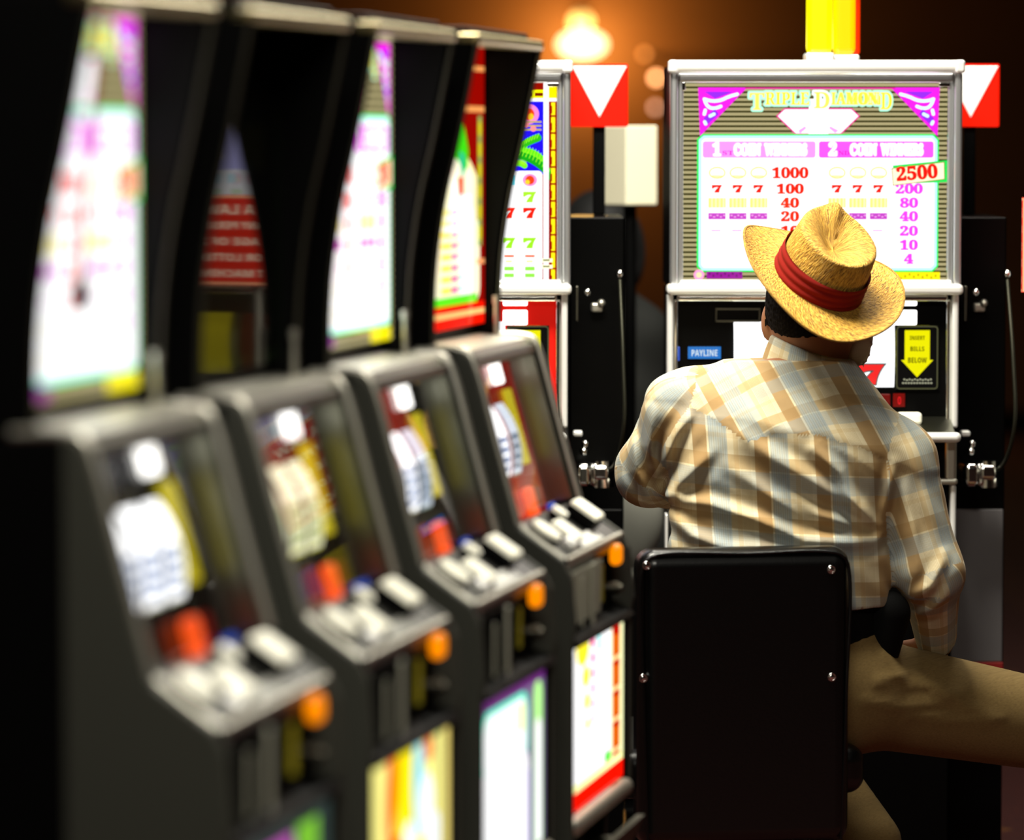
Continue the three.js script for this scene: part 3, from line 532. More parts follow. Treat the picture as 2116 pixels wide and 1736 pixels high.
// dark posts between the machines and the signs that stand on them
const postWords = ['dark column between the tropical machine and the played machine', 'dark column at the right edge beside the played machine'];
const signWords = ['red box sign with a white downward triangle, left of the played machine', 'red box sign with a white triangle at the right edge, beside the played machine'];
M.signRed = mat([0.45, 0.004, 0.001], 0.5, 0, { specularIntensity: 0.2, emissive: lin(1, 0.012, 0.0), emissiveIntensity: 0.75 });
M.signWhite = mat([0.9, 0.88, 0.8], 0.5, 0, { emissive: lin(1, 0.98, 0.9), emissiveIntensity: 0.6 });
for (const k of [0, 1]) {
  const c = thing('machine_column', postWords[k], 'column', 'dark columns of the back row'); c.position.set(backCentre(k - 0.5) - 0.039, 0, -BACK);
  part('column', span(-0.052, 0.052, 0, by(452), -0.5, -0.17), M.jet, c);
  part('lower_panel', span(0.0 - 0.05, 0.05, by(1396), by(1070), -0.172, -0.165), k ? M.grey : M.jet, c, k ? 'grey lower panel' : undefined); part('red_kick', span(-0.052, 0.052, by(1418), by(1396), -0.172, -0.163), mat([0.35, 0.01, 0.008], 0.6), c, 'red kick board');
  part('latch', [span(-0.012, 0.012, by(652), by(632), -0.175, -0.155, 0.005), ball(0.008, 0.008, by(633), -0.155, 12)], M.satin, c);
  const s = thing('triangle_sign', signWords[k], 'sign', 'red triangle signs of the back row'), z = -0.42, D = BACK - z, q = (v) => EYE - (v - HORIZON) * D / FOCAL;
  s.position.set(backCentre(k - 0.5), 0, -BACK);

  const ox = (1238 - WIDTH / 2) * D / FOCAL - backCentre(-0.5);
  part('sign_box', profile([[z - 0.05, q(262)], [z, q(262)], [z, q(133)], [z - 0.05, q(133)]], ox - 0.057, ox + 0.057, 0.003), M.signRed, s);
  const tri = new THREE.Shape([new THREE.Vector2(-0.050, q(140)), new THREE.Vector2(0, q(238)), new THREE.Vector2(0.050, q(140))]);
  part('triangle', new THREE.ExtrudeGeometry(tri, { depth: 0.004, bevelEnabled: true, bevelSize: 0.003, bevelThickness: 0.002, bevelSegments: 2 }).translate(ox, 0, z), M.signWhite, s, 'white downward triangle');
  part('post', span(ox - 0.012, ox + 0.012, by(452), q(260), z - 0.035, z - 0.012), M.black, s);
}
// notice that the dark glass of the left row mirrors; it stands right of the frame
const noticeTexture = canvasTexture(768, 384, (c, w, h) => {
  c.fillStyle = '#d2230c'; c.fillRect(0, 0, w, h); c.strokeStyle = '#f5b48c'; c.lineWidth = 10; c.strokeRect(8, 8, w - 16, h - 16);
  ['A LAW', 'ANY PERSON', 'AGE OF 2', 'OR LOTTER', 'T MACHINE'].forEach((t, i) => word(c, t, 505, 62 + i * 68, i ? 42 : 58, '#fff0dc', [250, 330, 290, 320, 330][i], null, 0, 'sans-serif'));
});
{
  const o = thing('warning_notice', 'red notice with white lettering, seen mirrored in the dark glass', 'notice');
  o.position.set(1.12, 0, -7.5);
  const w = 0.36, h = 0.175, y = 1.262;
  const slab = box(w, h, 0.008, 0, y, 0);
  part('notice_board', slab, new THREE.MeshPhysicalMaterial({ map: noticeTexture, roughness: 0.5 }), o);
  part('stand', [cyl(0.01, 0.01, y - h / 2, 0, (y - h / 2) / 2, -0.012), cyl(0.07, 0.075, 0.012, 0, 0.006, -0.012)], M.satin, o);
}
// white box on a post, behind the gap
{
  const D = 8.8, p = at(1302, 342, D), k = FOCAL / D, o = thing('dispenser_box', 'cream white box on a dark post below the red triangle sign', 'box');
  o.position.set(p.x, 0, -D); o.rotation.y = 0.62;
  const h = 164 / k;
  part('case', rbox(0.085, h, 0.085, 0, p.y, 0, 0.004), mat([0.93, 0.89, 0.66], 0.5), o);
  part('post', [cyl(0.014, 0.014, p.y - h / 2, 0, (p.y - h / 2) / 2, 0), cyl(0.1, 0.11, 0.015, 0, 0.0075, 0)], M.black, o);
}
// pale rounded seat back behind the played machine's left foot
{
  const D = 8.36, p = at(1318, 1060, D), o = thing('stool', 'pale grey rounded stool back behind the gap left of the man', 'stool');
  o.position.set(p.x - 0.02, 0, -D);
  part('seat_back', ball(1, 0, 0, 0, 28).scale(0.072, 0.11, 0.05).translate(0, p.y - 0.005, 0), mat([0.42, 0.42, 0.36], 0.55), o);
  part('seat', ball(1, 0, 0, 0, 24).scale(0.16, 0.04, 0.16).translate(-0.05, p.y - 0.13, -0.12), mat([0.3, 0.3, 0.26], 0.55), o);
  part('column', [cyl(0.025, 0.025, p.y - 0.14, -0.05, (p.y - 0.14) / 2, -0.12), cyl(0.17, 0.18, 0.02, -0.05, 0.01, -0.12)], M.chrome, o);
}

// ───────────────────────── bodies: smooth unions of tapered limbs, meshed on a grid ─────────────────────────
const V = (x, y, z) => new THREE.Vector3(x, y, z);
const smin = (a, b, k) => { const h = Math.max(k - Math.abs(a - b), 0) / k; return Math.min(a, b) - h * h * k * 0.25; };
function limb(a, b, ra, rb, flat = 1) {                          // tapered capsule; flat < 1 thins it front to back
  const dx = b.x - a.x, dy = b.y - a.y, dz = (b.z - a.z) / flat, L = dx * dx + dy * dy + dz * dz || 1e-9;
  return (x, y, z) => {
    const px = x - a.x, py = y - a.y, pz = (z - a.z) / flat, t = Math.min(1, Math.max(0, (px * dx + py * dy + pz * dz) / L));
    return (Math.hypot(px - dx * t, py - dy * t, pz - dz * t) - (ra + (rb - ra) * t)) * (flat < 1 ? 0.5 + flat / 2 : 1);
  };
}
const blob = (c, rx, ry, rz) => (x, y, z) => { const k = Math.hypot((x - c.x) / rx, (y - c.y) / ry, (z - c.z) / rz); return (k - 1) * Math.min(rx, ry, rz); };
const union = (list, k) => (x, y, z) => { let d = 9; for (const f of list) d = smin(d, f(x, y, z), k); return d; };
function net(f, lo, hi, h) {                                     // naive surface nets
  const n = [0, 1, 2].map((i) => Math.ceil((hi.getComponent(i) - lo.getComponent(i)) / h) + 2), [nx, ny, nz] = n;
  const val = new Float32Array(nx * ny * nz), id = (i, j, k) => (k * ny + j) * nx + i;
  for (let k = 0; k < nz; k++) for (let j = 0; j < ny; j++) for (let i = 0; i < nx; i++) val[id(i, j, k)] = f(lo.x + i * h, lo.y + j * h, lo.z + k * h);
  const vert = new Int32Array(nx * ny * nz).fill(-1), pos = [], nor = [], idx = [];
  for (let k = 0; k < nz - 1; k++) for (let j = 0; j < ny - 1; j++) for (let i = 0; i < nx - 1; i++) {
    let sx = 0, sy = 0, sz = 0, m = 0;
    const edge = (a0, a1, a2, b0, b1, b2) => { const p = val[id(i + a0, j + a1, k + a2)], q = val[id(i + b0, j + b1, k + b2)]; if ((p < 0) !== (q < 0)) { const t = p / (p - q); sx += a0 + (b0 - a0) * t; sy += a1 + (b1 - a1) * t; sz += a2 + (b2 - a2) * t; m++; } };
    for (let a = 0; a < 2; a++) for (let b = 0; b < 2; b++) { edge(0, a, b, 1, a, b); edge(a, 0, b, a, 1, b); edge(a, b, 0, a, b, 1); }
    if (!m) continue;
    vert[id(i, j, k)] = pos.length / 3;
    const x = lo.x + (i + sx / m) * h, y = lo.y + (j + sy / m) * h, z = lo.z + (k + sz / m) * h, e = h * 0.5;
    pos.push(x, y, z);
    const g = V(f(x + e, y, z) - f(x - e, y, z), f(x, y + e, z) - f(x, y - e, z), f(x, y, z + e) - f(x, y, z - e)).normalize(); nor.push(g.x, g.y, g.z);
  }
  const quad = (a, b, c, d, flip) => { if (Math.min(a, b, c, d) < 0) return; flip ? idx.push(a, c, b, a, d, c) : idx.push(a, b, c, a, c, d); };
  for (let k = 1; k < nz - 1; k++) for (let j = 1; j < ny - 1; j++) for (let i = 1; i < nx - 1; i++) {
    const p = val[id(i, j, k)] < 0;
    if (p !== (val[id(i + 1, j, k)] < 0)) quad(vert[id(i, j - 1, k - 1)], vert[id(i, j, k - 1)], vert[id(i, j, k)], vert[id(i, j - 1, k)], !p);
    if (p !== (val[id(i, j + 1, k)] < 0)) quad(vert[id(i - 1, j, k - 1)], vert[id(i - 1, j, k)], vert[id(i, j, k)], vert[id(i, j, k - 1)], !p);
    if (p !== (val[id(i, j, k + 1)] < 0)) quad(vert[id(i - 1, j - 1, k)], vert[id(i, j - 1, k)], vert[id(i, j, k)], vert[id(i - 1, j, k)], !p);
  }
  const g = new THREE.BufferGeometry();
  g.setAttribute('position', new THREE.Float32BufferAttribute(pos, 3)); g.setAttribute('normal', new THREE.Float32BufferAttribute(nor, 3)); g.setIndex(idx);
  return g;
}
function mapped(g, uvOf) {                                       // uv per triangle, so that sleeves and yoke keep their own weave
  const h = g.toNonIndexed(), p = h.attributes.position, uv = new Float32Array(p.count * 2);
  for (let i = 0; i < p.count; i += 3) {
    const c = V((p.getX(i) + p.getX(i + 1) + p.getX(i + 2)) / 3, (p.getY(i) + p.getY(i + 1) + p.getY(i + 2)) / 3, (p.getZ(i) + p.getZ(i + 1) + p.getZ(i + 2)) / 3);
    for (let k = 0; k < 3; k++) { const [a, b] = uvOf(c, V(p.getX(i + k), p.getY(i + k), p.getZ(i + k))); uv[(i + k) * 2] = a; uv[(i + k) * 2 + 1] = b; }
  }
  h.setAttribute('uv', new THREE.BufferAttribute(uv, 2)); return h;
}
const flatUv = (g, s = 1) => mapped(g, (c, p) => [p.x * s + p.z * s * 0.7, p.y * s]);

// head with a face, in its own axes (x to its right, y up, z forward), set at a point and turned
function headField(c, turn, tilt = 0) {
  const R = new THREE.Matrix4().makeRotationY(turn).multiply(new THREE.Matrix4().makeRotationX(tilt)).invert().elements;
  const skull = blob(V(0, 0.022, -0.012), 0.076, 0.092, 0.090), jaw = limb(V(0, -0.045, 0.03), V(0, -0.085, 0.058), 0.056, 0.034), nose = limb(V(0, 0.0, 0.082), V(0, -0.03, 0.102), 0.010, 0.014);
  const ears = [-1, 1].map((s) => blob(V(s * 0.079, -0.012, -0.006), 0.011, 0.031, 0.020)), brow = limb(V(-0.03, 0.022, 0.074), V(0.03, 0.022, 0.074), 0.012, 0.012), lips = limb(V(-0.016, -0.062, 0.082), V(0.016, -0.062, 0.082), 0.007, 0.007);
  const eyes = [-1, 1].map((s) => blob(V(s * 0.031, 0.004, 0.074), 0.014, 0.011, 0.010));
  return (X, Y, Z) => {
    const a = X - c.x, b = Y - c.y, d = Z - c.z, x = R[0] * a + R[4] * b + R[8] * d, y = R[1] * a + R[5] * b + R[9] * d, z = R[2] * a + R[6] * b + R[10] * d;
    let f = smin(skull(x, y, z), jaw(x, y, z), 0.04); f = smin(f, nose(x, y, z), 0.012); f = smin(f, brow(x, y, z), 0.014); f = smin(f, lips(x, y, z), 0.008);
    for (const e of ears) f = smin(f, e(x, y, z), 0.010);
    for (const e of eyes) f = Math.max(f, -e(x, y, z) - 0.004);
    return f;
  };
}
// open hand: palm, four fingers of different length with a bend, a thumb from the side
function handField(wrist, along, across, up, side) {             // unit vectors: fingers point along; across points away from the thumb
  const P = (a, b, c) => wrist.clone().addScaledVector(along, a).addScaledVector(across, b).addScaledVector(up, c), list = [limb(P(0.0, 0, 0), P(0.07, 0, 0.004), 0.026, 0.03, 1)];
  [[-0.029, 0.072, 0.068], [-0.010, 0.08, 0.078], [0.010, 0.078, 0.072], [0.029, 0.070, 0.056]].forEach(([b, base, len]) => {
    const k = P(base, b, 0.012), m = P(base + len * 0.5, b * 1.1, 0.010), e = P(base + len * 0.92, b * 1.15, -0.012);
    list.push(limb(k, m, 0.0095, 0.0088), limb(m, e, 0.0088, 0.0075));
  });
  const t0 = P(0.022, -0.026, 0), t1 = P(0.052, -0.052, -0.006), t2 = P(0.078, -0.058, -0.014);
  const palm = union(list.slice(0, 1), 0.01), fingers = list.slice(1);
  return (x, y, z) => { let d = palm(x, y, z); for (const f of fingers) d = smin(d, f(x, y, z), 0.006); d = smin(d, limb(t0, t1, 0.013, 0.010)(x, y, z), 0.01); return smin(d, limb(t1, t2, 0.010, 0.0085)(x, y, z), 0.004); };
}
const bounds = (pts, pad) => { const b = new THREE.Box3().setFromPoints(pts).expandByScalar(pad); return [b.min, b.max]; };

// where the hat sits and which way its crown points
const HAT = { c: at(1690, 580, 7.0), q: new THREE.Quaternion().setFromEuler(new THREE.Euler(0, 0, -0.40)).multiply(new THREE.Quaternion().setFromEuler(new THREE.Euler(0.46, 0, 0))).multiply(new THREE.Quaternion().setFromEuler(new THREE.Euler(0, Math.PI + 0.28, 0))) };
HAT.up = new THREE.Vector3(0, 1, 0).applyQuaternion(HAT.q);
const underHat = (x, y, z) => (x - HAT.c.x) * HAT.up.x + (y - HAT.c.y) * HAT.up.y + (z - HAT.c.z) * HAT.up.z + 0.004;

// ───────────────────────── the man in the straw hat ─────────────────────────
const MAN = 7.0, Q = (u, v, dz = 0) => at(u, v, MAN - dz);      // dz towards the camera
const skin = mat([0.34, 0.14, 0.06], 0.55), hairDark = mat([0.006, 0.004, 0.003], 0.9, 0, { specularIntensity: 0.2 }), beardHair = mat([0.72, 0.66, 0.5], 0.95);
const plaid = canvasTexture(1024, 1024, (c, w, h) => {
  c.fillStyle = '#d8caa4'; c.fillRect(0, 0, w, h);
  const band = (x, k, col, a, b = a * 0.62) => { c.fillStyle = col; c.globalAlpha = a; c.fillRect(x * w, 0, k * w, h); c.globalAlpha = b; c.fillRect(0, x * h, w, k * h); };
  band(0.04, 0.23, '#95703c', 0.78, 0.5); band(0.30, 0.30, '#8797a0', 0.6, 0.42); band(0.70, 0.08, '#b08a4c', 0.3);
  for (let k = 0; k < 8; k++) { band(0.31 + k * 0.036, 0.007, k % 2 ? '#5c666c' : '#80653a', 0.45, 0.15); band(0.80 + k * 0.022, 0.006, '#866a3c', 0.4, 0.15); }
  c.globalAlpha = 0.10; for (let i = 0; i < 512; i++) { c.fillStyle = i % 2 ? '#fff' : '#3c2f1c'; c.fillRect(i * 2, 0, 1, h); c.fillRect(0, i * 2, w, 1); }
  c.globalAlpha = 1;
}, true);
const shirtCloth = new THREE.MeshPhysicalMaterial({ map: plaid, roughness: 0.9, sheen: 0.3, sheenColor: lin(0.6, 0.55, 0.45), sheenRoughness: 0.6 });
const khaki = canvasTexture(256, 256, (c, w, h) => { c.fillStyle = '#7c6538'; c.fillRect(0, 0, w, h); for (let i = 0; i < 7000; i++) { c.fillStyle = i % 2 ? '#856d40' : '#705a30'; c.fillRect(rnd() * w, rnd() * h, 3, 1); } }, true);
const trouserCloth = new THREE.MeshPhysicalMaterial({ map: khaki, roughness: 0.92 });
const J = {
  pelvis: Q(1640, 1345, 0.02), waist: Q(1608, 1180, 0.03), chest: Q(1612, 960, 0.02), yoke: Q(1640, 868, 0.0), nl: Q(1598, 802, 0.0), nr: Q(1728, 856, 0.0), neck: Q(1672, 765, -0.02), head: Q(1680, 652, -0.05),
  ls: Q(1412, 852, -0.01), le: Q(1345, 975, -0.09), lw: Q(1420, 1015, -0.31), rs: Q(1852, 952, 0.0), re: Q(1922, 1180, 0.02), rw: Q(1934, 1325, -0.12),
  lh: Q(1560, 1420, 0.0), rh: Q(1725, 1420, 0.0), rk: Q(2235, 1512, -0.2), ra: Q(2260, 1850, -0.18), lk: Q(1560, 1440, -0.46), la: Q(1800, 1740, -0.22),
};
// creases of the shirt, as lines in the plane of his back: points, height, half width
const creases = [
  [[[1535, 900], [1600, 945], [1700, 1005], [1800, 1055]], 0.010, 0.014], [[[1680, 925], [1730, 975], [1765, 1045], [1825, 1100]], 0.011, 0.011],
  [[[1368, 1032], [1470, 1040], [1560, 1068], [1660, 1112], [1760, 1118], [1815, 1116]], 0.012, 0.012], [[[1375, 1058], [1430, 1105], [1500, 1128], [1640, 1132]], 0.010, 0.012],
  [[[1430, 850], [1395, 905], [1365, 985]], 0.009, 0.010], [[[1350, 850], [1345, 930], [1365, 1040]], 0.008, 0.009], [[[1470, 930], [1420, 985], [1375, 1035]], 0.010, 0.012], [[[1310, 905], [1320, 985], [1350, 1050]], 0.008, 0.009],
  [[[1620, 1010], [1690, 1060], [1790, 1095]], 0.007, 0.010], [[[1500, 960], [1590, 1020], [1680, 1075]], 0.007, 0.012], [[[1850, 960], [1838, 1020], [1828, 1080]], 0.008, 0.010],
  [[[1880, 930], [1915, 1040], [1945, 1140]], 0.005, 0.010], [[[1870, 1000], [1890, 1090], [1900, 1180]], 0.006, 0.010], [[[1955, 1150], [1925, 1215], [1890, 1240]], 0.008, 0.010], [[[1960, 1230], [1935, 1270], [1905, 1285]], 0.006, 0.009],
  [[[1700, 800], [1760, 830], [1830, 880]], 0.004, 0.012],
].map(([line, amp, wide]) => [line.map(([u, v]) => Q(u, v, 0.1)), amp, wide]);
const yokeLine = [[1405, 832], [1470, 862], [1540, 910], [1600, 893], [1690, 897], [1780, 925], [1860, 965], [1900, 985]].map(([u, v]) => Q(u, v, 0.1));
const yokeY = (x) => { for (let i = 0; i < yokeLine.length - 1; i++) { const a = yokeLine[i], b = yokeLine[i + 1]; if (x >= a.x && x <= b.x) return a.y + (b.y - a.y) * (x - a.x) / (b.x - a.x); } return x < yokeLine[0].x ? yokeLine[0].y : yokeLine.at(-1).y; };
function fold(line, amp, wide, x, y) {                            // a ridge along the line that runs out at both ends
  let d = 9, s = 0; const n = line.length - 1;
  for (let i = 0; i < n; i++) { const a = line[i], b = line[i + 1], dx = b.x - a.x, dy = b.y - a.y, t = Math.min(1, Math.max(0, ((x - a.x) * dx + (y - a.y) * dy) / (dx * dx + dy * dy))), q = Math.hypot(x - a.x - dx * t, y - a.y - dy * t); if (q < d) { d = q; s = (i + t) / n; } }
  if (d > wide * 3.4) return 0;
  return amp * Math.sin(Math.PI * (0.04 + 0.92 * s)) ** 0.6 * (Math.exp(-(d * d) / (wide * wide)) - 0.4 * Math.exp(-((d - wide * 1.7) ** 2) / (wide * wide)));
}
function lineDistance(line, x, y) { let d = 9; for (let i = 0; i < line.length - 1; i++) { const a = line[i], b = line[i + 1], dx = b.x - a.x, dy = b.y - a.y, t = Math.min(1, Math.max(0, ((x - a.x) * dx + (y - a.y) * dy) / (dx * dx + dy * dy))); d = Math.min(d, Math.hypot(x - a.x - dx * t, y - a.y - dy * t)); } return d; }
const torso = [limb(J.waist, J.chest, 0.178, 0.186, 0.62), limb(J.chest, J.yoke, 0.17, 0.105, 0.66), limb(J.ls, J.nl, 0.060, 0.056), limb(J.rs, J.nr, 0.058, 0.056), limb(J.nl, J.nr, 0.056, 0.056), limb(J.pelvis, J.waist, 0.165, 0.175, 0.66), limb(J.yoke, J.neck, 0.08, 0.060)];
const armL = [limb(J.ls, J.le, 0.066, 0.056), limb(J.le, J.lw, 0.058, 0.038)], armR = [limb(J.rs, J.re, 0.066, 0.054), limb(J.re, J.rw, 0.054, 0.037)];
const torsoField = union(torso, 0.05), armLField = union(armL, 0.03), armRField = union(armR, 0.03);
const shirtField = (x, y, z) => {
  let d = smin(smin(Math.max(torsoField(x, y, z), 0.655 - y), armLField(x, y, z), 0.035), armRField(x, y, z), 0.028);
  if (Math.abs(d) < 0.03) {
    if (z > -MAN - 0.05) { for (const [line, amp, wide] of creases) d -= fold(line, amp, wide, x, y); const e = y - yokeY(x); d -= 0.003 / (1 + Math.exp(-e * 350)); }
    d += 0.0016 * Math.sin(x * 61 + y * 37) * Math.sin(y * 53 - z * 41);
  }
  d = Math.max(d, -limb(J.neck, J.head, 0.066, 0.07)(x, y, z));                                   // neck hole
  d = Math.max(d, y - (J.neck.y + 0.02));
  return d;
};
{
  const o = thing('person', 'man seen from behind in a tan plaid shirt, sitting at a slot machine', 'person');
  const wristCut = (w, e) => { const n = w.clone().sub(e).normalize(); return (x, y, z) => (x - w.x) * n.x + (y - w.y) * n.y + (z - w.z) * n.z; };
  const cutL = wristCut(J.lw, J.le), cutR = wristCut(J.rw, J.re);
  const [lo, hi] = bounds([J.ls, J.le, J.lw, J.rs, J.re, J.rw, J.neck, J.pelvis, J.waist], 0.2);
  const shirt = net((x, y, z) => Math.max(shirtField(x, y, z), Math.min(cutL(x, y, z), 0.2), Math.min(cutR(x, y, z) - 0.005, 0.2)), lo, hi, 0.0056);
  const armUv = (a, b, p) => { const ax = b.clone().sub(a).normalize(), q = p.clone().sub(a), s = q.dot(ax), side = V(1, 0, 0).addScaledVector(ax, -ax.x).normalize(), fwd = ax.clone().cross(side); return [Math.atan2(q.dot(fwd), q.dot(side)) * 0.058, -s]; };
  const TILE = 0.102;
  part('shirt', mapped(shirt, (c, p) => {
    const l = armLField(c.x, c.y, c.z), r = armRField(c.x, c.y, c.z), t = torsoField(c.x, c.y, c.z) + 0.012;
    let u, v;
    if (l < t && l < r) [u, v] = armUv(armL[0](c.x, c.y, c.z) < armL[1](c.x, c.y, c.z) ? J.ls : J.le, armL[0](c.x, c.y, c.z) < armL[1](c.x, c.y, c.z) ? J.le : J.lw, p);
    else if (r < t) [u, v] = armUv(armR[0](c.x, c.y, c.z) < armR[1](c.x, c.y, c.z) ? J.rs : J.re, armR[0](c.x, c.y, c.z) < armR[1](c.x, c.y, c.z) ? J.re : J.rw, p);
    else if (c.y > yokeY(c.x)) { const a = -0.5, x = p.x - 0.45, y = p.y - 1; u = x * Math.cos(a) - y * Math.sin(a); v = x * Math.sin(a) + y * Math.cos(a) - (p.z + MAN) * 0.8; }
    else { u = p.x + (p.y - 0.9) * 0.06; v = p.y + (p.x - 0.5) * 0.07; }
    return [u / TILE, v / TILE];
  }), shirtCloth, o, 'tan, cream and grey plaid shirt');
  // collar standing round the neck
  const collar = []; for (let k = 0; k <= 40; k++) { const a = k / 40 * Math.PI * 2; collar.push(a); }
  const cg = new THREE.BufferGeometry(), cp = [], cu = [], ci = [], n0 = J.neck.clone().add(V(0.002, -0.010, 0.0)), ax = J.head.clone().sub(J.neck).normalize();
  const rows = [[0.0, 0.073], [0.018, 0.070], [0.040, 0.0665], [0.046, 0.069], [0.042, 0.0725], [0.02, 0.079], [-0.004, 0.085]];
  rows.forEach(([t, r], j) => collar.forEach((a) => { const dip = 0.004 * Math.cos(a * 2) - Math.cos(a) * r * 0.30; cp.push(n0.x + ax.x * t + Math.cos(a) * r, n0.y + t + dip, n0.z + ax.z * t + Math.sin(a) * r * 0.94); cu.push(a * 0.075 / TILE, t / TILE + j * 0.02); }));
  for (let j = 0; j < rows.length - 1; j++) for (let k = 0; k < 40; k++) { const a = j * 41 + k; ci.push(a, a + 1, a + 41, a + 1, a + 42, a + 41); }
  cg.setAttribute('position', new THREE.Float32BufferAttribute(cp, 3)); cg.setAttribute('uv', new THREE.Float32BufferAttribute(cu, 2)); cg.setIndex(ci); cg.computeVertexNormals();
  const collarCloth = shirtCloth.clone(); collarCloth.side = THREE.DoubleSide; part('collar', cg, collarCloth, o);
  // black undershirt between shirt tail and trousers
  part('undershirt', net((x, y, z) => Math.max(limb(J.pelvis, J.waist, 0.155, 0.165, 0.66)(x, y, z), 0.56 - y, y - 0.69), ...bounds([J.pelvis, J.waist], 0.2), 0.011), mat([0.003, 0.003, 0.003], 0.9, 0, { specularIntensity: 0.2 }), o, 'black undershirt');
  // trousers
  const seatC = J.pelvis.clone().add(V(0.0, -0.03, 0)), legs = [limb(J.rh, J.rk, 0.098, 0.078), limb(J.rk, J.ra, 0.074, 0.055), limb(J.lh, J.lk, 0.098, 0.078), limb(J.lk, J.la, 0.074, 0.055), limb(J.lh, J.rh, 0.115, 0.115), limb(seatC, J.waist, 0.15, 0.155, 0.64)];
  const legField = union(legs, 0.045);
  const trouserFolds = [[[1810, 1400], [1880, 1390], [2000, 1465], [2080, 1500]], [[1780, 1440], [1860, 1460], [1960, 1452]], [[1830, 1350], [1870, 1410], [1990, 1440]], [[1880, 1480], [1960, 1495], [2060, 1505]]].map((l) => l.map(([u, v]) => Q(u, v, 0.05)));
  const trousers = (x, y, z) => { let d = legField(x, y, z); if (Math.abs(d) < 0.03) for (const l of trouserFolds) { const q = lineDistance(l, x, y); d -= 0.0035 * Math.exp(-q * q / 0.0001); } return Math.max(d, y - 0.615, 0.075 - y); };
  const [tl, th] = bounds([J.rk, J.lk, J.ra, J.la, J.waist, J.rh, J.lh], 0.2);
  part('trousers', flatUv(net(trousers, tl, th, 0.011), 6), trouserCloth, o, 'khaki trousers');
  for (const [a, tx, tz] of [[J.ra, 0.06, -0.17], [J.la, -0.02, -0.18]]) {
    const b = V(a.x, 0.055, a.z), toe = V(a.x + tx, 0.04, a.z + tz), f = union([limb(b, toe, 0.045, 0.038), limb(V(a.x, 0.05, a.z + 0.03), b, 0.04, 0.045), limb(b, V(a.x, 0.1, a.z), 0.045, 0.042)], 0.03);
    const [sl, sh] = bounds([b, toe, V(a.x, 0.1, a.z)], 0.07);
    part('shoe', net((x, y, z) => Math.max(f(x, y, z), 0.004 - y), sl, sh, 0.009), mat([0.02, 0.012, 0.008], 0.4), o);
  }
  // head, neck and hands: one skin with the body hidden in the clothes
  const turn = Math.PI - 0.34, headF = headField(J.head, turn, 0.12);
  const dirR = V(-0.15, -0.35, -0.92).normalize(), acR = V(0.98, 0.05, -0.17).normalize(), upR = acR.clone().cross(dirR).multiplyScalar(-1), dirL = V(0.15, -0.15, -0.98).normalize(), acL = V(-1, 0, -0.15).normalize();
  const hR = handField(J.rw, dirR, acR, upR, 1), hL = handField(J.lw, dirL, acL, V(0, 1, 0), -1);
  const [hl, hh] = bounds([J.head, J.neck], 0.15), headGeo = net((x, y, z) => Math.max(smin(headF(x, y, z), limb(J.neck.clone().add(V(0, -0.05, 0)), J.head, 0.061, 0.058)(x, y, z), 0.03), J.neck.y - 0.06 - y, underHat(x, y, z)), hl, hh, 0.005);
  const handGeo = (h, w, e, d) => { const [a, b] = bounds([w, w.clone().addScaledVector(d, 0.15)], 0.075); return net((x, y, z) => smin(h(x, y, z), limb(e.clone().lerp(w, 0.6), w, 0.03, 0.027)(x, y, z), 0.02), a, b, 0.004); };
  const inner = net(union([torso[0], torso[5]], 0.06), ...bounds([J.pelvis, J.chest], 0.2), 0.02).scale(1, 1, 1);
  const core = inner.clone(); const cpz = core.attributes.position, mid = J.chest; for (let i = 0; i < cpz.count; i++) cpz.setXYZ(i, mid.x + (cpz.getX(i) - mid.x) * 0.8, cpz.getY(i), mid.z + (cpz.getZ(i) - mid.z) * 0.7);
  part('body', [headGeo, handGeo(hR, J.rw, J.re, dirR), handGeo(hL, J.lw, J.le, dirL), core], skin, o, 'sunburnt neck and head turned to the right');
  // short dark hair up to the hat, light beard along the jaw
  const R = new THREE.Matrix4().makeRotationY(turn).multiply(new THREE.Matrix4().makeRotationX(0.12)).invert(), local = (x, y, z) => V(x - J.head.x, y - J.head.y, z - J.head.z).applyMatrix4(R);
  part('hair', net((x, y, z) => { const p = local(x, y, z), n = 0.0016 * Math.sin(p.x * 700 + p.y * 410) * Math.sin(p.z * 620); return Math.max(headF(x, y, z) - 0.003 - n, p.z + 0.026 - 0.5 * Math.max(0, p.y - 0.02), Math.max(-(p.y + 0.062), -(p.y + 0.035) + (p.z + 0.05) * 0.5), Math.abs(p.x) - 0.0785, underHat(x, y, z)); }, hl, hh, 0.005), hairDark, o);
  part('beard', net((x, y, z) => { const p = local(x, y, z), n = 0.0025 * Math.sin(p.x * 640 + p.y * 530) * Math.sin(p.z * 580 + p.y * 300); return Math.max(headF(x, y, z) - 0.019 - n, 0.014 - p.z, p.x - 0.02, p.y + 0.02, -(p.y + 0.15), 0.02 - Math.hypot(p.x, p.y + 0.06) + (p.z > 0.07 ? 0 : -1)); }, hl, hh, 0.005), beardHair, o, 'short pale beard along the jaw');
  // dark pouch on the belt
  const a = Q(1832, 1268, 0.04), b = Q(1818, 1340, 0.04);
  part('belt_pouch', net(union([limb(a, b, 0.042, 0.036, 0.8)], 0.01), ...bounds([a, b], 0.06), 0.007), mat([0.002, 0.002, 0.002], 0.7, 0, { specularIntensity: 0.2 }), o, 'black pouch on the belt');
}

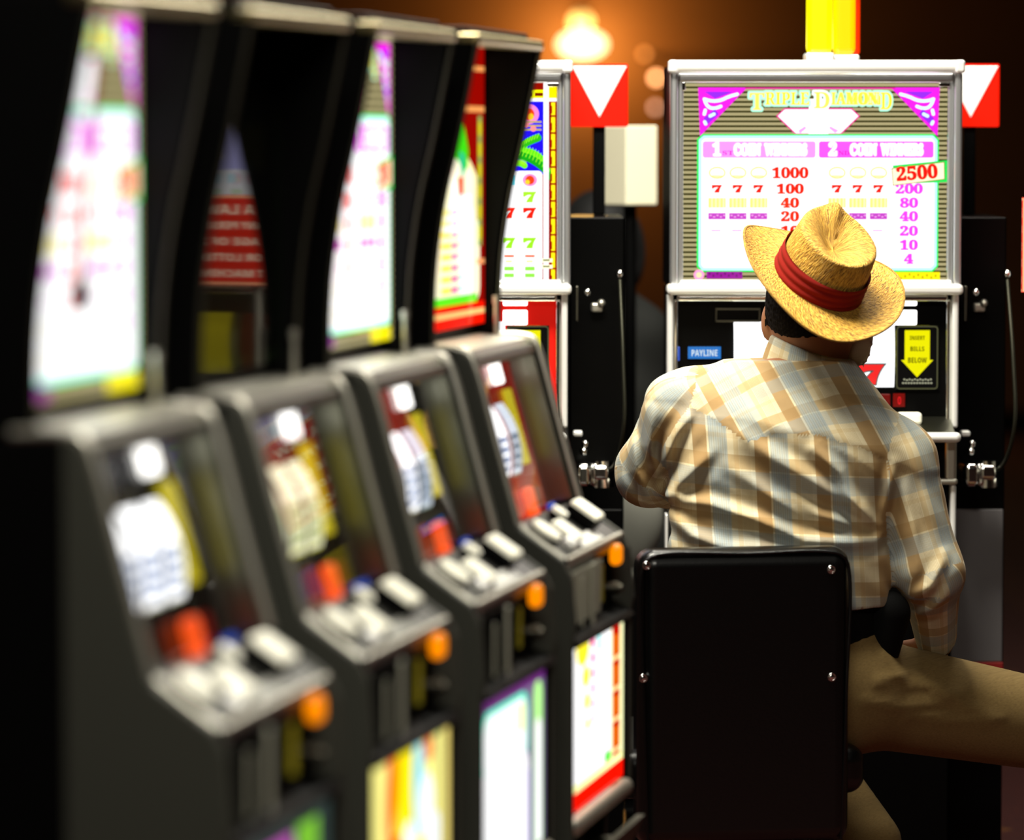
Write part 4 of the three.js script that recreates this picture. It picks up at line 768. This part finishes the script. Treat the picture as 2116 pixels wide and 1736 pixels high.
// ───────────────────────── the straw hat ─────────────────────────
function sheet(rows, cols, f, closed = true) {                   // f(i 0..1 round, j 0..1 along) gives a point
  const p = [], uv = [], idx = [];
  for (let j = 0; j <= rows; j++) for (let i = 0; i <= cols; i++) { const q = f(i / cols, j / rows); p.push(q.x, q.y, q.z); uv.push(i / cols, j / rows); }
  for (let j = 0; j < rows; j++) for (let i = 0; i < cols; i++) { const a = j * (cols + 1) + i; idx.push(a, a + cols + 1, a + 1, a + 1, a + cols + 1, a + cols + 2); }
  const g = new THREE.BufferGeometry(); g.setAttribute('position', new THREE.Float32BufferAttribute(p, 3)); g.setAttribute('uv', new THREE.Float32BufferAttribute(uv, 2)); g.setIndex(idx); g.computeVertexNormals();
  const n = g.attributes.normal; if (closed) for (let j = 0; j <= rows; j++) { const a = j * (cols + 1), b = a + cols, m = V(n.getX(a) + n.getX(b), n.getY(a) + n.getY(b), n.getZ(a) + n.getZ(b)).normalize(); n.setXYZ(a, m.x, m.y, m.z); n.setXYZ(b, m.x, m.y, m.z); }
  return g;
}
const weave = (bump) => canvasTexture(1024, 512, (c, w, h) => {
  c.fillStyle = bump ? '#808080' : '#c2922f'; c.fillRect(0, 0, w, h);
  const tones = bump ? ['#404040', '#c0c0c0', '#606060', '#a0a0a0', '#202020'] : ['#a87a24', '#d8ae4c', '#8e6216', '#cda03c', '#4f340a'];
  for (let i = 0; i < 4200; i++) { const x = rnd() * w, y = rnd() * h, t = i % 9 === 0 ? 4 : i % 4; c.strokeStyle = tones[t]; c.globalAlpha = 0.75; c.lineWidth = 5; c.beginPath(); c.moveTo(x, y); c.lineTo(x + 9, y + 18 + rnd() * 16); c.stroke(); }
  c.globalAlpha = 1;
}, true);
const strawMap = weave(false), strawBump = weave(true); strawBump.colorSpace = THREE.NoColorSpace;
for (const t of [strawMap, strawBump]) t.repeat.set(2, 1);
const straw = new THREE.MeshPhysicalMaterial({ map: strawMap, bumpMap: strawBump, bumpScale: 0.004, roughness: 0.75, side: THREE.DoubleSide });
{
  const o = thing('straw_hat', 'woven straw hat with a dark red cloth band on the seated man', 'hat');
  o.position.copy(HAT.c); o.quaternion.copy(HAT.q);
  const RX = 0.077, RZ = 0.090, H = 0.088;
  const ring = (a, k) => V(Math.cos(a) * RX * k, 0, Math.sin(a) * RZ * k);
  const crownPoint = (i, j) => {
    const a = i * Math.PI * 2; let p;
    if (j < 0.55) { const t = j / 0.55; p = ring(a, 1 - 0.02 * t - 0.05 * t * t); p.y = H * t * (1 + 0.10 * Math.sin(a)); if (Math.sin(a) > 0) p.x *= 1 - 0.12 * t * t * Math.sin(a); }
    else {
      const t = (j - 0.55) / 0.45, k = 0.93 * Math.cos(t * Math.PI / 2) ** 0.85; p = ring(a, k); const e = crownPointTop(a);
      p.x *= 1 - 0.12 * Math.max(0, Math.sin(a)); p.y = H * (1 + 0.10 * Math.sin(a) * k) + 0.012 * Math.sin(Math.min(1, t * 3) * Math.PI / 2) * e;
      p.y -= 0.034 * (1 - Math.exp(-((t * 1.7) ** 2))) * Math.exp(-((p.x / 0.034) ** 2)) ;
      if (p.z > 0.03) p.y += 0.024 * Math.exp(-(((p.z - 0.06) / 0.025) ** 2)) * Math.exp(-((p.x / 0.016) ** 2));
    }
    return p;
  };
  function crownPointTop(a) { return 1 - 0.4 * Math.abs(Math.cos(a)); }
  part('crown', sheet(44, 96, crownPoint), straw, o, 'woven straw crown with a pinched top');
  const brimPoint = (lift) => (i, j) => {
    const a = i * Math.PI * 2, side = Math.cos(a) ** 2, p = ring(a, 1 + 0.0 * j), w = 0.072 + 0.004 * Math.sin(a) ** 2;
    const dir = V(Math.cos(a), 0, Math.sin(a)).normalize(); p.addScaledVector(dir, w * j);
    p.y = lift + 0.030 * side * j ** 2.2 - 0.012 * (1 - side) * j + 0.002 * Math.sin(a * 5) * j; return p;
  };
  const top = sheet(16, 96, brimPoint(0.0015)), under = sheet(16, 96, brimPoint(-0.0015)); const ix = under.index.array; for (let k = 0; k < ix.length; k += 3) [ix[k], ix[k + 1]] = [ix[k + 1], ix[k]]; under.computeVertexNormals();
  const rim = [...Array(97)].map((_, i) => { const p = brimPoint(0)(i / 96, 1); return p; });
  part('brim', [top, under, new THREE.TubeGeometry(new THREE.CatmullRomCurve3(rim.slice(0, 96), true), 160, 0.0022, 6, true)], straw, o, 'wide woven brim, turned up at the sides');
  const bandPoint = (i, j) => { const a = i * Math.PI * 2, q = crownPoint(i, 0.55 * 0.50 * j), pleat = 0.0028 * Math.abs(Math.sin((j * 3 + 0.35 * Math.sin(a + 1)) * Math.PI)), k = 1.03 + pleat / 0.08; return V(q.x * k, q.y + 0.002, q.z * k); };
  const knot = sheet(10, 16, (i, j) => { const a = i * Math.PI * 2; return V(0.012 * Math.cos(a) * (0.5 + 0.5 * Math.sin(j * Math.PI)), -0.025 + 0.05 * j, 0.006 * Math.sin(a)); });
  part('hat_band', sheet(18, 96, bandPoint), mat([0.17, 0.006, 0.003], 0.9, 0, { side: THREE.DoubleSide, specularIntensity: 0.3 }), o, 'pleated dark red cloth band');
}

// ───────────────────────── the chair ─────────────────────────
{
  const D = 6.76, k = FOCAL / D, c = at(1543, 1140, D), o = thing('casino_chair', 'black leather padded chair the man sits on, seen from the back', 'chair');
  o.position.set(c.x, 0, -D); o.rotation.y = 0.16; o.rotation.z = 0;
  const W2 = 0.5 * 452 / k, top = c.y + 0.004, bottom = 0.27;
  const leather = mat([0.0015, 0.0015, 0.0015], 0.26, 0, { specularIntensity: 1, bumpMap: noiseTexture, bumpScale: 0.0003 });
  part('backrest', rbox(2 * W2, top - bottom, 0.08, 0, (top + bottom) / 2, -0.04, 0.03, 5), leather, o, 'black leather back');
  part('back_cushion', rbox(2 * W2 - 0.03, top - bottom - 0.06, 0.07, 0, (top + bottom) / 2 - 0.02, -0.075, 0.03, 4), leather, o);
  const e = 0.012, pip = [[-W2 + e, bottom + e], [-W2 + 0.004, (top + bottom) / 2], [-W2 + 0.004, top - 0.02], [-W2 + 0.02, top - 0.006], [0, top - 0.004], [W2 - 0.02, top - 0.006], [W2 - 0.004, top - 0.02], [W2 - 0.004, (top + bottom) / 2], [W2 - e, bottom + e]];
  part('piping', tube(pip.map(([x, y]) => [x * 0.975, y - 0.004, -0.006]), 0.0032, 120, 8), leather, o);
  for (const [u, v] of [[1335, 1165], [1720, 1180], [1328, 1397], [1721, 1403]]) {
    const p = at(u, v, D), x = (p.x - c.x) / Math.cos(0.16);
    part('bolt', [ball(1, 0, 0, 0, 16).scale(0.0062, 0.0062, 0.003).translate(x, p.y, 0.0), new THREE.TorusGeometry(0.006, 0.0014, 8, 20).translate(x, p.y, 0.001)], M.chrome, o, 'small chrome bolt');
  }
  part('seat', rbox(0.46, 0.085, 0.44, 0.0, 0.382, -0.30, 0.03, 4), leather, o);
  part('post', [cyl(0.03, 0.03, 0.32, 0, 0.17, -0.30), cyl(0.06, 0.06, 0.03, 0, 0.325, -0.30)], M.dim, o);
  part('base', cyl(0.24, 0.26, 0.025, 0, 0.0125, -0.30, 40), M.dim, o);
  part('bracket', rbox(0.2, 0.03, 0.2, 0, 0.33, -0.16, 0.006), M.black, o);
}

// ───────────────────────── someone in dark clothes beyond the gap ─────────────────────────
{
  const D = 9.4, B = (u, v, dz = 0) => at(u, v, D - dz), o = thing('person', 'person in dark clothes with black hair, half hidden behind the dark column', 'person');
  const cloth = mat([0.014, 0.015, 0.013], 0.85), P = { head: B(1236, 512), neck: B(1222, 620), chest: B(1205, 790), waist: B(1205, 1010), ls: B(1080, 690), rs: B(1318, 690), le: B(1060, 900, -0.05), re: B(1338, 900, -0.05), lw: B(1120, 960, -0.25), rw: B(1290, 960, -0.25) };
  P.lh = V(P.waist.x - 0.1, 0.52, P.waist.z); P.rh = V(P.waist.x + 0.1, 0.52, P.waist.z); P.lk = V(P.lh.x - 0.06, 0.5, P.lh.z - 0.44); P.rk = V(P.rh.x + 0.06, 0.5, P.rh.z - 0.44); P.la = V(P.lk.x, 0.09, P.lk.z + 0.08); P.ra = V(P.rk.x, 0.09, P.rk.z + 0.08);
  const jacket = union([limb(P.waist, P.chest, 0.15, 0.165, 0.66), limb(P.chest, P.neck, 0.15, 0.06, 0.7), limb(P.ls, P.neck, 0.065, 0.07), limb(P.rs, P.neck, 0.065, 0.07), limb(P.ls, P.le, 0.062, 0.054), limb(P.le, P.lw, 0.054, 0.04), limb(P.rs, P.re, 0.062, 0.054), limb(P.re, P.rw, 0.054, 0.04), limb(V(P.waist.x, 0.56, P.waist.z), P.waist, 0.15, 0.15, 0.7)], 0.05);
  part('jacket', net((x, y, z) => Math.max(jacket(x, y, z), 0.5 - y), ...bounds([P.waist, P.lw, P.rw, P.ls, P.rs, P.neck, V(P.waist.x, 0.5, P.waist.z)], 0.17), 0.016), cloth, o, 'dark jacket');
  const pants = union([limb(P.lh, P.lk, 0.09, 0.07), limb(P.rh, P.rk, 0.09, 0.07), limb(P.lk, P.la, 0.066, 0.05), limb(P.rk, P.ra, 0.066, 0.05), limb(P.lh, P.rh, 0.11, 0.11)], 0.04);
  part('trousers', net((x, y, z) => Math.max(pants(x, y, z), 0.07 - y), ...bounds([P.lh, P.rh, P.lk, P.rk, P.la, P.ra], 0.14), 0.018), cloth, o);
  for (const a of [P.la, P.ra]) part('shoe', net((x, y, z) => Math.max(limb(V(a.x, 0.05, a.z + 0.03), V(a.x, 0.04, a.z - 0.17), 0.045, 0.036)(x, y, z), 0.004 - y), ...bounds([V(a.x, 0.05, a.z - 0.17), V(a.x, 0.05, a.z + 0.03)], 0.07), 0.012), M.black, o);
  const turn = Math.PI + 0.2, hf = headField(P.head, turn), hb = bounds([P.head, P.neck], 0.15), dir = V(0, -0.1, -1).normalize();
  const hand = (w, s) => net(handField(w, dir, V(s, 0, 0), V(0, 1, 0), s), ...bounds([w, w.clone().addScaledVector(dir, 0.15)], 0.075), 0.006);
  part('body', [net((x, y, z) => Math.max(smin(hf(x, y, z), limb(P.neck, P.head, 0.055, 0.055)(x, y, z), 0.03), P.neck.y - 0.04 - y), ...hb, 0.008), hand(P.lw, -1), hand(P.rw, 1)], skin, o);
  const R = new THREE.Matrix4().makeRotationY(turn).invert();
  part('hair', net((x, y, z) => { const p = V(x - P.head.x, y - P.head.y, z - P.head.z).applyMatrix4(R); return Math.max(hf(x, y, z) - 0.018, p.z - 0.03 - 0.4 * p.y, -(p.y + 0.11)); }, ...hb, 0.008), mat([0.003, 0.003, 0.003], 0.7), o, 'black hair');
  const st = thing('stool', 'stool under the person in dark clothes behind the dark column', 'stool');
  st.position.set(P.waist.x, 0, P.waist.z - 0.08);
  part('seat', cyl(0.17, 0.17, 0.06, 0, 0.39, 0, 32), M.black, st); part('column', [cyl(0.03, 0.03, 0.37, 0, 0.185, 0), cyl(0.2, 0.21, 0.02, 0, 0.01, 0)], M.dim, st);
}

renderer.render(scene, camera);
